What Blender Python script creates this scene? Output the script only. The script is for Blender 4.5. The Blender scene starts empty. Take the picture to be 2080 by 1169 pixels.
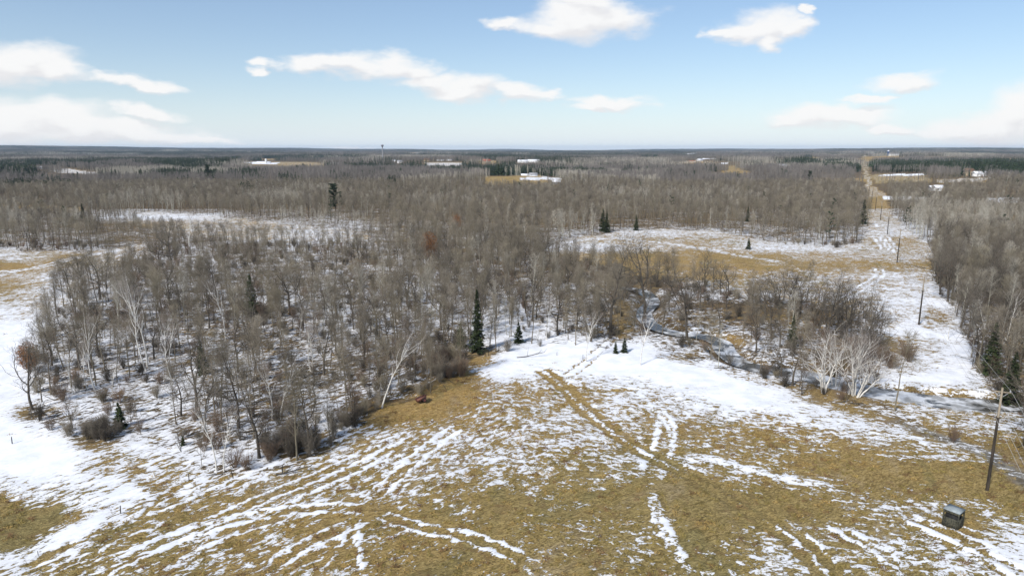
import bpy, math, random
import numpy as np

R = math.radians
rng = np.random.default_rng(11)
random.seed(11)
scene = bpy.context.scene
COL = scene.collection

# ---------------------------------------------------------------- camera, sky, sun, exposure
CAM_H, PITCH, FPX = 36.0, R(11.55), 1387.0
cam_data = bpy.data.cameras.new('camera')
cam_data.sensor_width = 36.0
cam_data.lens = FPX / 2080 * 36.0
cam_data.clip_start, cam_data.clip_end = 0.5, 60000
cam = bpy.data.objects.new('camera', cam_data)
cam.location = (0, 0, CAM_H)
cam.rotation_euler = (R(90) - PITCH, 0, 0)
COL.objects.link(cam)
scene.camera = cam

SUN_EL, SUN_AZ = R(40), R(218)          # azimuth clockwise from +Y: behind the viewer, to the left
EXPOSURE = 0.72
SKY_STRENGTH = 0.072
SUN_STRENGTH = 3.0
HAZE = 5.0e-5
scene.view_settings.view_transform = 'Standard'
scene.view_settings.look = 'None'
scene.view_settings.exposure = EXPOSURE
scene.view_settings.gamma = 1.0
scene.view_settings.use_curve_mapping = False
scene.cycles.max_bounces = 5
scene.cycles.diffuse_bounces = 3
scene.cycles.glossy_bounces = 2
scene.cycles.volume_bounces = 0
scene.cycles.use_denoising = True
scene.cycles.denoiser = 'OPENIMAGEDENOISE'
scene.cycles.sample_clamp_indirect = 4.0

sd = bpy.data.lights.new('sun', 'SUN')
sd.energy, sd.angle, sd.color = SUN_STRENGTH, R(6.0), (1.0, 0.955, 0.90)
sun = bpy.data.objects.new('sun', sd)
sdir = (math.sin(SUN_AZ) * math.cos(SUN_EL), math.cos(SUN_AZ) * math.cos(SUN_EL), math.sin(SUN_EL))
from mathutils import Vector
sun.rotation_euler = Vector(sdir).to_track_quat('Z', 'Y').to_euler()
sun.location = (-60, -80, 120)
COL.objects.link(sun)

cP, sP = math.cos(PITCH), math.sin(PITCH)
def pix_dir(px, py):
    u, v = (px - 1040) / FPX, (584.5 - py) / FPX
    return np.array((u, cP + v * sP, -sP + v * cP))
def proj(x, y, z=0.0):
    dep = np.maximum(y * cP - (z - CAM_H) * sP, 0.5)
    v = y * sP + (z - CAM_H) * cP
    return 1040 + FPX * x / dep, 584.5 - FPX * v / dep
def az_el(px, py):
    d = pix_dir(px, py); d = d / np.linalg.norm(d)
    return math.atan2(d[0], d[1]), math.asin(d[2])

class NT:
    """tiny node-tree writer"""
    def __init__(s, nt): s.t = nt; s.n = nt.nodes; s.l = nt.links
    def new(s, kind, **kw):
        n = s.n.new(kind)
        for k, v in kw.items(): setattr(n, k, v)
        return n
    def put(s, sock, v):
        if v is None: return
        if isinstance(v, bpy.types.NodeSocket): s.l.new(v, sock)
        else: sock.default_value = v
    def m(s, op, a, b=None, c=None, clamp=False):
        n = s.new('ShaderNodeMath', operation=op, use_clamp=clamp)
        for i, v in enumerate((a, b, c)): s.put(n.inputs[i], v)
        return n.outputs[0]
    def vm(s, op, a, b=None):
        n = s.new('ShaderNodeVectorMath', operation=op)
        s.put(n.inputs[0], a); s.put(n.inputs[1], b)
        return n.outputs['Value'] if op in ('LENGTH', 'DOT_PRODUCT') else n.outputs[0]
    def mix(s, f, a, b):
        n = s.new('ShaderNodeMix', data_type='RGBA')
        s.put(n.inputs[0], f); s.put(n.inputs[6], a); s.put(n.inputs[7], b)
        return n.outputs[2]
    def noise(s, vec, scale, detail=3, rough=.55, dist=0.0):
        n = s.new('ShaderNodeTexNoise')
        s.put(n.inputs['Vector'], vec)
        n.inputs['Scale'].default_value = scale; n.inputs['Detail'].default_value = detail
        n.inputs['Roughness'].default_value = rough; n.inputs['Distortion'].default_value = dist
        return n.outputs[0]
    def step(s, v, a, b):
        n = s.new('ShaderNodeMapRange', interpolation_type='SMOOTHSTEP')
        s.put(n.inputs[0], v); s.put(n.inputs[1], a); s.put(n.inputs[2], b)
        return n.outputs[0]
    def mapping(s, vec, rot, scale):
        n = s.new('ShaderNodeMapping')
        s.put(n.inputs[0], vec); n.inputs['Rotation'].default_value = rot; n.inputs['Scale'].default_value = scale
        return n.outputs[0]
    def along(s, vec, ang, long_, short):
        n = s.new('ShaderNodeMapping', vector_type='TEXTURE')
        s.put(n.inputs[0], vec); n.inputs['Rotation'].default_value = (0, 0, ang); n.inputs['Scale'].default_value = (long_, short, 1)
        return n.outputs[0]
    def attr(s, name):
        return s.new('ShaderNodeAttribute', attribute_name=name).outputs['Fac']

world = bpy.data.worlds.new('World')
scene.world = world
world.use_nodes = True
W = NT(world.node_tree); W.n.clear()
sky = W.new('ShaderNodeTexSky', sky_type='NISHITA')
sky.sun_disc = False
sky.sun_elevation, sky.sun_rotation = SUN_EL, SUN_AZ
sky.altitude, sky.air_density, sky.dust_density, sky.ozone_density = 300, 1.0, 0.4, 3.4
skyhs = W.new('ShaderNodeHueSaturation')
skyhs.inputs['Saturation'].default_value = 1.12
W.put(skyhs.inputs['Color'], sky.outputs[0])
tc = W.new('ShaderNodeTexCoord').outputs['Generated']
sx = W.new('ShaderNodeSeparateXYZ'); W.put(sx.inputs[0], tc)
azn = W.m('ARCTAN2', sx.outputs[0], sx.outputs[1])
azw = W.m('WRAP', azn, R(46), R(-46))     # the same broken cloud field goes on all round the horizon
eln = W.m('ARCSINE', sx.outputs[2])
cx = W.new('ShaderNodeCombineXYZ'); W.put(cx.inputs[0], azw); W.put(cx.inputs[1], eln)
cxs = W.new('ShaderNodeCombineXYZ'); W.put(cxs.inputs[0], azw); W.put(cxs.inputs[1], W.m('MULTIPLY', eln, 2.2))
w1 = W.new('ShaderNodeTexNoise'); W.put(w1.inputs[0], cxs.outputs[0])
w1.inputs['Scale'].default_value = 13; w1.inputs['Detail'].default_value = 5; w1.inputs['Roughness'].default_value = .52
warp = W.vm('MULTIPLY', W.vm('SUBTRACT', w1.outputs['Color'], (.5, .5, .5)), (.10, .042, 0))
pc = W.vm('ADD', cx.outputs[0], warp)
LOBES = [
 (1180,42,115,40,0),(1255,34,82,30,.06),(1120,54,85,24,0),(1030,51,48,15,0),(1195,6,70,32,0),
 (1560,56,66,36,0),(1520,64,58,26,0),(1562,86,32,18,0),(1608,58,38,22,0),(1636,24,16,8,0),(1478,68,34,12,0),
 (700,132,112,24,0),(800,129,74,26,0),(850,143,60,25,.1),(880,166,85,20,0),(930,186,74,25,0),(965,170,60,30,0),(1045,186,74,20,.05),(1105,190,44,12,0),
 (552,121,31,11,0),(530,140,26,10,0),(630,131,50,20,0),
 (1230,203,85,13,0),(1270,212,55,14,.1),(1195,216,66,10,0),
 (50,118,76,32,0),(100,136,62,24,.1),(-10,130,80,36,0),
 (240,164,62,14,.05),(305,178,58,14,.1),
 (100,238,110,34,0),(150,252,110,28,.1),(20,250,100,44,0),(205,266,150,22,0),(300,234,54,15,.08),(250,275,190,16,.03),(-100,262,140,34,0),
 (410,284,85,9,0),(1655,234,92,25,0),(1722,230,86,20,0),(1600,246,56,18,0),(1800,258,48,17,0),(1832,264,38,16,0),
 (1850,164,66,18,0),(1765,197,44,8,0),(2010,262,96,36,0),(2064,236,66,40,0),(1955,272,76,22,0),(2120,230,80,60,0),
 (720,298,60,6,0),
 (300,-150,150,50,0),(900,-200,120,40,0),(1700,-260,170,60,0),(1300,-420,150,60,0),(500,-520,170,70,0)]
def cloud_density(pv):
    dn = None
    for (lx, ly, rx, ry, rot) in LOBES:
        a, e = az_el(lx, ly)
        q = W.new('ShaderNodeMapping', vector_type='TEXTURE')
        W.put(q.inputs[0], pv)
        q.inputs['Location'].default_value = (a, e, 0)
        q.inputs['Rotation'].default_value = (0, 0, -rot)
        q.inputs['Scale'].default_value = (rx * 1.06 / FPX, ry * 1.06 / FPX, 1)
        dd = W.m('SUBTRACT', 1.0, W.vm('LENGTH', q.outputs[0]))
        dn = dd if dn is None else W.m('SMOOTH_MAX', dn, dd, .18)
    return dn
w2 = W.new('ShaderNodeTexNoise'); W.put(w2.inputs[0], cxs.outputs[0])
w2.inputs['Scale'].default_value = 46; w2.inputs['Detail'].default_value = 5; w2.inputs['Roughness'].default_value = .6
pc = W.vm('ADD', pc, W.vm('MULTIPLY', W.vm('SUBTRACT', w2.outputs['Color'], (.5, .5, .5)), (.020, .009, 0)))
dens = cloud_density(pc)
above = cloud_density(W.vm('ADD', pc, (-.006, .011, 0)))     # painted cloud shading: sunlit top where thinner above, shaded base where thicker
soft = W.noise(cxs.outputs[0], 30, 4, .6)
dens2 = W.m('ADD', dens, W.m('MULTIPLY', W.m('SUBTRACT', soft, .5), .45))
cmask = W.step(dens2, -.12, .62)
cloud_shade = W.step(W.m('ADD', W.m('SUBTRACT', dens, above), W.m('MULTIPLY', W.m('SUBTRACT', W.noise(cxs.outputs[0], 22, 4, .6), .5), .9)), -.42, .22)
ccol = W.mix(cloud_shade, (.84, .835, .85, 1), (.98, .975, .97, 1))
air = W.m('POWER', 2.718, W.m('MULTIPLY', W.m('ABSOLUTE', eln), -15))       # the pale air low over the horizon, all round
skyc = W.mix(W.m('MULTIPLY_ADD', air, .64, .18), skyhs.outputs[0], (6.8, 7.6, 8.6, 1))
bg = W.new('ShaderNodeBackground'); W.put(bg.inputs[0], skyc); bg.inputs[1].default_value = SKY_STRENGTH
bc = W.new('ShaderNodeBackground'); W.put(bc.inputs[0], ccol); bc.inputs[1].default_value = 0.605
mx = W.new('ShaderNodeMixShader')
W.put(mx.inputs[0], W.m('MULTIPLY', cmask, .96)); W.put(mx.inputs[1], bg.outputs[0]); W.put(mx.inputs[2], bc.outputs[0])
wo = W.new('ShaderNodeOutputWorld'); W.put(wo.inputs[0], mx.outputs[0])
world.cycles.sampling_method = 'MANUAL'
world.cycles.sample_map_resolution = 512

# ---------------------------------------------------------------- helpers
def sstep(v, a=0.0, b=1.0):
    t = np.clip((v - a) / (b - a), 0, 1)
    return t * t * (3 - 2 * t)
def inpoly(px, py, poly):
    px = np.asarray(px, float); py = np.asarray(py, float)
    r = np.zeros(px.shape, bool)
    n = len(poly)
    for i in range(n):
        x1, y1 = poly[i]; x2, y2 = poly[(i + 1) % n]
        if y1 == y2: continue
        c = ((y1 > py) != (y2 > py)) & (px < (x2 - x1) * (py - y1) / (y2 - y1) + x1)
        r ^= c
    return r
def seg_dist(x, y, line):
    d = np.full(np.shape(x), 1e9)
    for (ax, ay), (bx, by) in zip(line[:-1], line[1:]):
        vx, vy = bx - ax, by - ay
        t = np.clip(((x - ax) * vx + (y - ay) * vy) / (vx * vx + vy * vy + 1e-9), 0, 1)
        d = np.minimum(d, np.hypot(x - ax - t * vx, y - ay - t * vy))
    return d
def smooth_line(pts, n=6):
    """Catmull-Rom through 2-D points"""
    p = [np.array(q, float) for q in pts]
    p = [2 * p[0] - p[1]] + p + [2 * p[-1] - p[-2]]
    out = []
    for i in range(1, len(p) - 2):
        for k in range(n):
            t = k / n
            out.append(.5 * (2 * p[i] + (p[i+1] - p[i-1]) * t + (2*p[i-1] - 5*p[i] + 4*p[i+1] - p[i+2]) * t**2
                             + (3*p[i] - p[i-1] - 3*p[i+1] + p[i+2]) * t**3))
    out.append(p[-2])
    return [tuple(q) for q in out]
def flat(px, py, z=0.0):
    d = pix_dir(px, py)
    k = (z - CAM_H) / d[2]
    return d[0] * k, d[1] * k

RIVER_PX = [(2180,826),(2010,815),(1940,811),(1850,800),(1770,788),(1700,772),(1620,752),(1560,744),(1505,730),(1475,708),(1462,688),(1420,676),(1370,670),(1325,655),(1308,630),(1325,606),(1300,585),(1240,578)]
RIVER = smooth_line([flat(*p) for p in RIVER_PX], 5)
BUMPS = []        # (x, y, height, length across, length along) of far rises that lift fields into view
def bump(px, dist, amp, sx_, sy_):
    a = (px - 1040) / FPX
    BUMPS.append((a * dist, dist, amp, sx_, sy_))
bump(1050, 680, 9, 75, 70); bump(1820, 730, 8, 90, 70); bump(1960, 650, 5, 70, 60); bump(1480, 900, 9, 70, 60)
bump(560, 1250, 9, 120, 90); bump(120, 860, 6, 90, 70); bump(900, 1500, 10, 260, 160)
bump(1840, 2300, 14, 300, 260); bump(1990, 900, 8, 120, 60); bump(1420, 1500, 9, 120, 90); bump(1590, 1400, 9, 120, 90)
def hgt(x, y):
    x = np.asarray(x, float); y = np.asarray(y, float)
    r = np.hypot(x, y)
    z = .10 * np.sin(x / 7.3 + .4) * np.sin(y / 9.1) + .06 * np.sin(x / 3.1 + y / 4.3)
    f = sstep(y, 450, 1100)
    z = z + f * (2.4 * np.sin(x / 310 + 1.3) * np.sin(y / 270) + 1.8 * np.sin(x / 170 + y / 230))
    az = np.degrees(np.arctan2(x, np.maximum(y, 1)))
    hill = np.interp(az, [-60, -37, -20, -6, 5, 15, 30, 60], [40, 40, 20, -2, -8, 2, 18, 26])
    f2 = sstep(r, 3200, 8800)
    z = z + f2 * (hill + 9 * np.sin(x / 620 + 2) * np.sin(y / 900 + .5) + 6 * np.sin(x / 290 + y / 1500))
    for (bx, by, a, sx_, sy_) in BUMPS:
        z = z + a * np.exp(-((x - bx) / sx_) ** 2 - ((y - by) / sy_) ** 2)
    near = (y > 70) & (y < 230) & (x > -20) & (x < 130)
    if np.any(near):
        zz = np.atleast_1d(z).copy(); nn = np.atleast_1d(near)
        d = seg_dist(np.atleast_1d(x)[nn], np.atleast_1d(y)[nn], RIVER)
        zz[nn] -= 1.25 * (1 - sstep(d, 1.6, 4.8))
        z = zz.reshape(np.shape(z))
    return z
def ground(px, py):
    """world point where the ground is seen at a photo pixel"""
    x, y = flat(px, max(py, 306.5))
    for _ in range(14):
        z = float(hgt(x, y))
        x, y = flat(px, py, min(z, CAM_H - 1.5)) if (py > 304 and z < CAM_H - 1.5) else (x, y)
    return x, y, float(hgt(x, y))

def mesh_np(name, verts, faces, mats, fmat=None, smooth=False):
    """mesh from arrays; faces is a list of (M,3) / (M,4) arrays, fmat a material index per array"""
    me = bpy.data.meshes.new(name)
    verts = np.asarray(verts, np.float32)
    me.vertices.add(len(verts)); me.vertices.foreach_set('co', verts.ravel())
    faces = [np.asarray(f, np.int32) for f in faces if len(f)]
    tot = np.concatenate([np.full(len(f), f.shape[1], np.int32) for f in faces])
    me.loops.add(int(tot.sum()))
    me.loops.foreach_set('vertex_index', np.concatenate([f.ravel() for f in faces]))
    me.polygons.add(len(tot))
    st = np.zeros(len(tot), np.int32); st[1:] = np.cumsum(tot)[:-1]
    me.polygons.foreach_set('loop_start', st)
    if fmat is not None:
        me.polygons.foreach_set('material_index', np.concatenate([np.full(len(f), k, np.int32) for f, k in zip(faces, fmat)]))
    if smooth: me.polygons.foreach_set('use_smooth', np.ones(len(tot), bool))
    for m in mats: me.materials.append(m)
    me.update(calc_edges=True)
    return me
def link(name, data, parent=None, loc=None, rot=None, scale=None):
    o = bpy.data.objects.new(name, data)
    COL.objects.link(o)
    if parent is not None: o.parent = parent
    if loc is not None: o.location = loc
    if rot is not None: o.rotation_euler = rot
    if scale is not None: o.scale = (scale,) * 3 if np.isscalar(scale) else scale
    return o
def tag(o, label=None, cat=None, group=None, kind=None):
    if label: o['label'] = label
    if cat: o['category'] = cat
    if group: o['group'] = group
    if kind: o['kind'] = kind
    return o
class Geo:
    """collects boxes, tubes and rings into one mesh"""
    def __init__(s): s.v = []; s.f3 = []; s.f4 = []; s.n = 0
    def add(s, v, f3=(), f4=()):
        v = np.asarray(v, float).reshape(-1, 3)
        if len(f3): s.f3.append(np.asarray(f3) + s.n)
        if len(f4): s.f4.append(np.asarray(f4) + s.n)
        s.v.append(v); s.n += len(v)
    def box(s, c, d, rz=0.0):
        x, y, z = np.array(d) / 2
        v = np.array([(-x,-y,-z),(x,-y,-z),(x,y,-z),(-x,y,-z),(-x,-y,z),(x,-y,z),(x,y,z),(-x,y,z)])
        k, q = math.cos(rz), math.sin(rz)
        v = np.stack([v[:,0]*k - v[:,1]*q, v[:,0]*q + v[:,1]*k, v[:,2]], 1) + np.array(c)
        s.add(v, f4=[(0,3,2,1),(4,5,6,7),(0,1,5,4),(1,2,6,5),(2,3,7,6),(3,0,4,7)])
    def tube(s, pts, rad, S=6, tip=False, caps=False):
        """pts (N,K,3) or (K,3); rad (N,K) or (K,)"""
        pts = np.asarray(pts, float); rad = np.asarray(rad, float)
        if pts.ndim == 2: pts = pts[None]; rad = rad[None]
        N, K, _ = pts.shape
        t = np.empty_like(pts)
        t[:, 1:-1] = pts[:, 2:] - pts[:, :-2]; t[:, 0] = pts[:, 1] - pts[:, 0]; t[:, -1] = pts[:, -1] - pts[:, -2]
        t /= np.linalg.norm(t, axis=2, keepdims=True) + 1e-9
        m = t.mean(1)
        ref = np.where(np.abs(m[:, 2:3]) > .75, np.array([[1., .13, 0]]), np.array([[0, .1, 1.]]))[:, None, :]
        a = np.cross(t, np.broadcast_to(ref, t.shape)); a /= np.linalg.norm(a, axis=2, keepdims=True) + 1e-9
        b = np.cross(t, a)
        Kr = K - 1 if tip else K
        ang = np.arange(S) * 2 * math.pi / S
        ring = (pts[:, :Kr, None, :] + rad[:, :Kr, None, None] * (np.cos(ang)[None, None, :, None] * a[:, :Kr, None, :]
                + np.sin(ang)[None, None, :, None] * b[:, :Kr, None, :]))
        v = ring.reshape(N, Kr * S, 3)
        per = Kr * S
        if tip: v = np.concatenate([v, pts[:, -1:, :]], 1); per += 1
        i = np.arange(S); j = (i + 1) % S
        f4 = [np.stack([k*S + i, k*S + j, (k+1)*S + j, (k+1)*S + i], 1) for k in range(Kr - 1)]
        f3 = []
        if tip: f3.append(np.stack([(Kr-1)*S + i, (Kr-1)*S + j, np.full(S, Kr*S)], 1))
        off = (np.arange(N) * per)[:, None, None]
        F4 = (np.concatenate(f4)[None] + off).reshape(-1, 4) if f4 else ()
        F3 = (np.concatenate(f3)[None] + off).reshape(-1, 3) if f3 else ()
        s.add(v.reshape(-1, 3), F3, F4)
        if caps:
            for n in range(N):
                for k in (0, Kr - 1):
                    s.add(np.concatenate([ring[n, k], pts[n, k][None]]), f3=[(q, (q+1) % S, S) for q in range(S)])
    def mesh(s, name, mat, smooth=False):
        fs = []
        if s.f3: fs.append(np.concatenate(s.f3))
        if s.f4: fs.append(np.concatenate(s.f4))
        return mesh_np(name, np.concatenate(s.v), fs, [mat], smooth=smooth)
def join_geo(name, parts, mats):
    """several Geo, each with its own material, as one mesh"""
    v = []; f = []; fm = []; n = 0
    for g, k in parts:
        v.append(np.concatenate(g.v))
        if g.f3: f.append(np.concatenate(g.f3) + n); fm.append(k)
        if g.f4: f.append(np.concatenate(g.f4) + n); fm.append(k)
        n += g.n
    return mesh_np(name, np.concatenate(v), f, mats, fm)

def new_mat(name, rough=.85):
    m = bpy.data.materials.new(name); m.use_nodes = True
    t = NT(m.node_tree)
    b = m.node_tree.nodes['Principled BSDF']
    b.inputs['Roughness'].default_value = rough
    b.inputs['Specular IOR Level'].default_value = .25
    return m, t, b
def grain_mat(name, c1, c2, scale=4, rough=.9, rand=.0, squash=(1, 1, 1), obj=True, hue=None):
    """two tones of one material in a noise; rand lets each copy be a little lighter or darker"""
    m, t, b = new_mat(name, rough)
    v = t.new('ShaderNodeTexCoord').outputs['Object'] if obj else t.new('ShaderNodeNewGeometry').outputs['Position']
    n = t.step(t.noise(t.mapping(v, (0, 0, 0), squash), scale, 4, .6), .32, .68)
    c = t.mix(n, (*c1, 1), (*c2, 1))
    if rand:
        rn = t.new('ShaderNodeObjectInfo').outputs['Random']
        if hue is not None:
            c = t.mix(t.m('MULTIPLY', t.m('FRACT', t.m('MULTIPLY', rn, 7.31)), .8), c, (*hue, 1))
        h = t.new('ShaderNodeHueSaturation'); t.put(h.inputs['Color'], c)
        t.put(h.inputs['Value'], t.m('MULTIPLY_ADD', rn, 2 * rand, 1 - rand))
        c = h.outputs[0]
    t.put(b.inputs['Base Color'], c)
    return m
# ---------------------------------------------------------------- ground: where snow lies, where grass shows
CX = [-300,0,130,260,390,520,650,780,910,1040,1170,1300,1430,1560,1690,1820,1950,2080,2400]
CG = {
 380: [1,1,1,1,1,1,1,1,1,1,1,1,1,1,1,3,2,1,1],
 425: [3,3,3,5,4,3,3,3,2,2,2,2,2,3,3,5,3,3,3],
 440: [3,4,4,8.6,8,4,4,3,2,2,2,2,2,3,3.0,4.6,4,3,3],
 455: [3,3,3,2,4.4,4.4,6,4,3,2,2,3,3,3,3.2,5.6,5,4,4],
 472: [4,4,4,3,4.4,4.4,7,4,3,3,4.5,6.9,5.9,4.3,4.3,6.5,6,4,4],
 487: [4,4,4,3,4.4,4.4,6.6,4,3,4,5.6,3.5,3.1,5.7,5.3,2.9,7,5,4],
 503: [6,6,5.5,4.5,5,5,5,4,3,4,8,5.1,3.5,6.9,6.7,3.9,7.4,6,5],
 520: [7,7,2,4.5,5,5,5,4,4,4,1.2,1.0,1.2,2.2,3.6,4.4,5.2,5,5],
 540: [1.2,1.0,3.5,5,5,5,5,5,4,4,1.5,0.8,0.8,1.4,2.4,2.2,0.8,5,5],
 560: [4,4,7,5,5,5,6,6,5,5,2.4,1.2,1.4,3,4.2,6.2,5,5,5],
 580: [1.6,1.6,6.6,6,6,5,5.5,6,6,6,5,2.3,4.3,3.3,4.3,5.9,6.8,5,5],
 600: [3.6,3.6,7.6,6,6,5.5,6,6.5,6,6,5,4.3,7.3,6.1,5.1,6.7,7.6,5,5],
 620: [6,6,7.5,6,6,6,6,6.5,7,7,6,4.3,3.3,2.3,3.3,7.7,8.4,5,5],
 640: [8,8,8,6.5,6,6,6,6.5,7,7.5,6,3.3,3.3,1.8,2.3,7.7,8.5,5,5],
 670: [9.5,9.5,7,6.5,6,6,6,6.5,6.5,8,7,6,4,5,4,8,9,4.5,5],
 700: [9.5,9.5,7,7,6,6,6,6,5.5,9.6,9.8,9.6,6,6,3,6,8.4,4.5,5],
 725: [9.5,9.5,7,6.5,6.5,6,6,6,5,9.6,9.8,9.9,9.4,6,3,6.5,8.0,4.5,5],
 750: [9.5,9.5,7,6.5,6.5,6.5,6,6,3.5,9.5,9.3,10,10,9.4,3,7.8,8.4,4,5],
 775: [9.5,9.5,7,6.5,6.5,6.5,6,6.5,1.2,7,6.6,8.4,9.6,9.8,6,8.8,9.2,4,4],
 800: [9.5,9,7,7,6.5,6.5,6.5,6,0.7,4.5,4,6.4,8.8,9.4,8.6,3,6,4.5,4],
 825: [9.5,9,6.5,7,7,6.5,6.5,1.0,1.0,4.2,4.6,5.6,7.4,8.6,9,5,5.5,5.5,4],
 850: [9.5,9,6.5,7.5,7.5,7,7,1.2,2.2,4.2,5.2,4.8,5.2,6.4,8.2,7,5,5.5,5],
 875: [9.5,9.2,8,8,8,8,7,5.6,4.8,4.8,5.2,4.2,3.6,3,6.6,7.8,6.6,4.5,4],
 900: [10,9.8,9,7.8,8.2,8,6.6,6,5.4,5.2,5,4,3.2,1,3,6,7,2,3],
 925: [10,9.8,9.5,6,8.6,8,6,5.6,5.2,4.4,4.2,4.2,3,2.4,1,3,5.4,1,2],
 950: [9.6,9.6,9.5,5.2,5.7,6.7,4.5,4.1,5,3.8,3.2,4.6,4.4,2.2,1,0.4,0.8,0.5,1],
 975: [8.6,8.6,9.2,8.8,5.7,3.9,3.7,3.5,4.4,3.2,2.6,3.0,1.4,3,2.6,0.3,0.3,0.3,0.5],
 1000: [6,6,7.0,8.8,4.9,3.3,3.3,3.3,3.6,2.3,1.8,1.6,0.9,1.2,3,1.2,0.3,0.3,0.5],
 1025: [4,4,5.4,6.7,3.5,3.1,3.1,2.9,3.2,1.8,1.8,1.6,0.5,1.2,1.4,3.4,3,0.6,1],
 1050: [2,1.8,5.9,5.2,2.7,2.9,2.3,1.9,1.8,1.0,2.0,1.8,0.6,1.4,1.4,3.4,3.6,4.5,3],
 1075: [1.5,1,8.5,2.7,2.7,2.9,2.1,1.7,2.0,0.9,2.2,2.4,1,3.6,3,3.5,4,6.5,5],
 1100: [1.5,1.2,8.6,1.9,2.9,2.7,2.1,1.7,1.8,1.2,1.8,2.6,2.0,4.2,4,4.2,6,8.2,7],
 1130: [8,8,4.4,1.9,2.9,2.7,2.5,1.9,2.0,1.6,1.2,3.0,2.6,4.8,4.2,4.5,5.5,8.5,8],
 1169: [7,6,2.4,2.3,2.9,2.7,2.9,1.9,2.0,2.0,1.4,3.2,2.6,5,4.4,4.6,5.5,8.4,8],
 1400: [6,5,4,4,4,4,4,3,3,2,3,4,4,5,5,5,6,8,8]}
CROWS = sorted(CG); CTAB = np.array([CG[r] for r in CROWS]) / 10.0
def coverage(px, py):
    iy = np.interp(py, CROWS, np.arange(len(CROWS))); ix = np.interp(px, CX, np.arange(len(CX)))
    y0 = np.clip(iy.astype(int), 0, len(CROWS) - 2); x0 = np.clip(ix.astype(int), 0, len(CX) - 2)
    fy, fx = sstep(iy - y0), sstep(ix - x0)
    return ((CTAB[y0, x0] * (1-fx) + CTAB[y0, x0+1] * fx) * (1-fy) + (CTAB[y0+1, x0] * (1-fx) + CTAB[y0+1, x0+1] * fx) * fy)

def wline(pts): return smooth_line([flat(*p) for p in pts], 5)
# ruts: (photo points, half width m, coverage they pull towards, gauge m or 0)
RUTS = [
 ([(150,1190),(330,1105),(450,1062),(575,1038),(700,1030),(770,1036)], .28, .84, 1.8),
 ([(90,1190),(260,1128),(350,1092),(450,1050),(540,1010),(640,968),(740,922),(850,872)], .24, .80, 1.8),
 ([(240,1062),(330,1030),(430,985),(560,935),(690,885),(780,848)], .22, .82, 1.7),
 ([(40,1180),(180,1125),(300,1075),(420,1030)], .22, .76, 0),
 ([(480,1060),(610,1000),(720,950),(810,900)], .22, .80, 1.8),
 ([(738,1030),(730,1062),(727,1100),(736,1150),(742,1210)], .28, .86, 0),
 ([(715,1036),(708,1068),(690,1110),(640,1180)], .24, .76, 0),
 ([(735,1032),(790,980),(870,910),(950,850)], .30, .86, 1.8),
 ([(280,1190),(420,1108),(540,1068),(640,1042),(720,1030)], .22, .80, 0),
 ([(500,1190),(570,1135),(650,1095),(730,1055),(765,1036)], .30, .74, 1.9),
 ([(750,1034),(840,1066),(940,1088),(1040,1125),(1120,1180)], .26, .84, 1.5),
 ([(860,1068),(960,1032),(1060,1010)], .25, .62, 0),
 ([(1520,1036),(1580,1068),(1620,1098),(1655,1132),(1685,1190)], .22, .86, 0),
 ([(1572,1040),(1640,1084),(1682,1128),(1720,1190)], .22, .84, 0),
 ([(1640,1035),(1720,1080),(1790,1120),(1860,1180)], .22, .80, 1.2),
 ([(1700,1060),(1790,1102),(1900,1175)], .22, .72, 0),
 ([(1317,975),(1340,1038),(1365,1088),(1390,1135),(1412,1190)], .42, .70, 0), ([(1310,985),(1326,1045),(1348,1090),(1368,1140)], .24, .74, 0),
 ([(1325,825),(1352,865),(1347,905),(1330,940),(1314,985)], .34, .84, 2.2),
 ([(1255,770),(1300,800),(1345,850),(1370,900)], .25, .80, 0),
 ([(1350,940),(1420,927),(1500,945),(1580,965),(1665,982),(1745,1025)], .9, .66, 0),
 ([(1390,915),(1470,935),(1540,958),(1600,985)], .3, .78, 0),
 ([(1790,1018),(1870,1060),(1960,1098),(2100,1160)], .34, .86, 1.9), ([(1840,1012),(1930,1060),(2100,1120)], .3, .82, 0),
 ([(1130,772),(1200,840),(1262,890),(1325,928),(1390,957)], .16, .80, 0),
 ([(1345,925),(1400,945),(1445,955)], .6, .78, 0),
 ([(40,1150),(110,1105),(200,1060),(255,1015)], 1.3, .86, 0),
 ([(1690,622),(1725,600),(1760,578),(1790,556),(1778,542)], .28, .88, 1.9),
 ([(1796,478),(1812,498),(1824,514)], .30, .9, 1.9), ([(1778,478),(1790,495),(1800,510)], .30, .9, 1.9), ([(1776,430),(1782,445),(1788,462)], .3, .85, 2.2),
 ([(1120,495),(1250,484),(1400,500),(1500,518),(1600,535)], .5, .8, 2.4),
 ([(-60,556),(70,545),(160,522),(260,506)], .55, .88, 2.4), ([(-60,530),(60,524),(150,512)], .4, .85, 0), ([(-60,590),(60,575),(130,560)], .5, .85, 0),
]
BARE = [
 ([(1103,752),(1150,788),(1200,840),(1270,893),(1330,930),(1430,977),(1530,1037),(1600,1085),(1650,1130),(1690,1175)], .50, .10, 1.7),
 ([(1118,755),(1165,800),(1205,835),(1262,885)], .35, .16, 0),
 ([(1155,785),(1220,793),(1290,791)], .55, .25, 0),
 ([(1150,765),(1195,731),(1229,701),(1262,672)], .22, .35, 1.7),
 ([(1040,735),(1100,742),(1160,765)], .10, .55, 1.5), ([(1060,748),(1120,750),(1150,770)], .10, .55, 1.5),
 ([(1180,745),(1140,752),(1100,745)], .10, .6, 0),
 ([(1830,1050),(1900,1085),(1990,1130),(2080,1175)], .25, .3, 1.8),
 ([(285,1052),(330,1010),(388,975)], .26, .2, 0),
 ([(60,1148),(95,1128),(140,1108)], .4, .15, 0),
]
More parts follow.
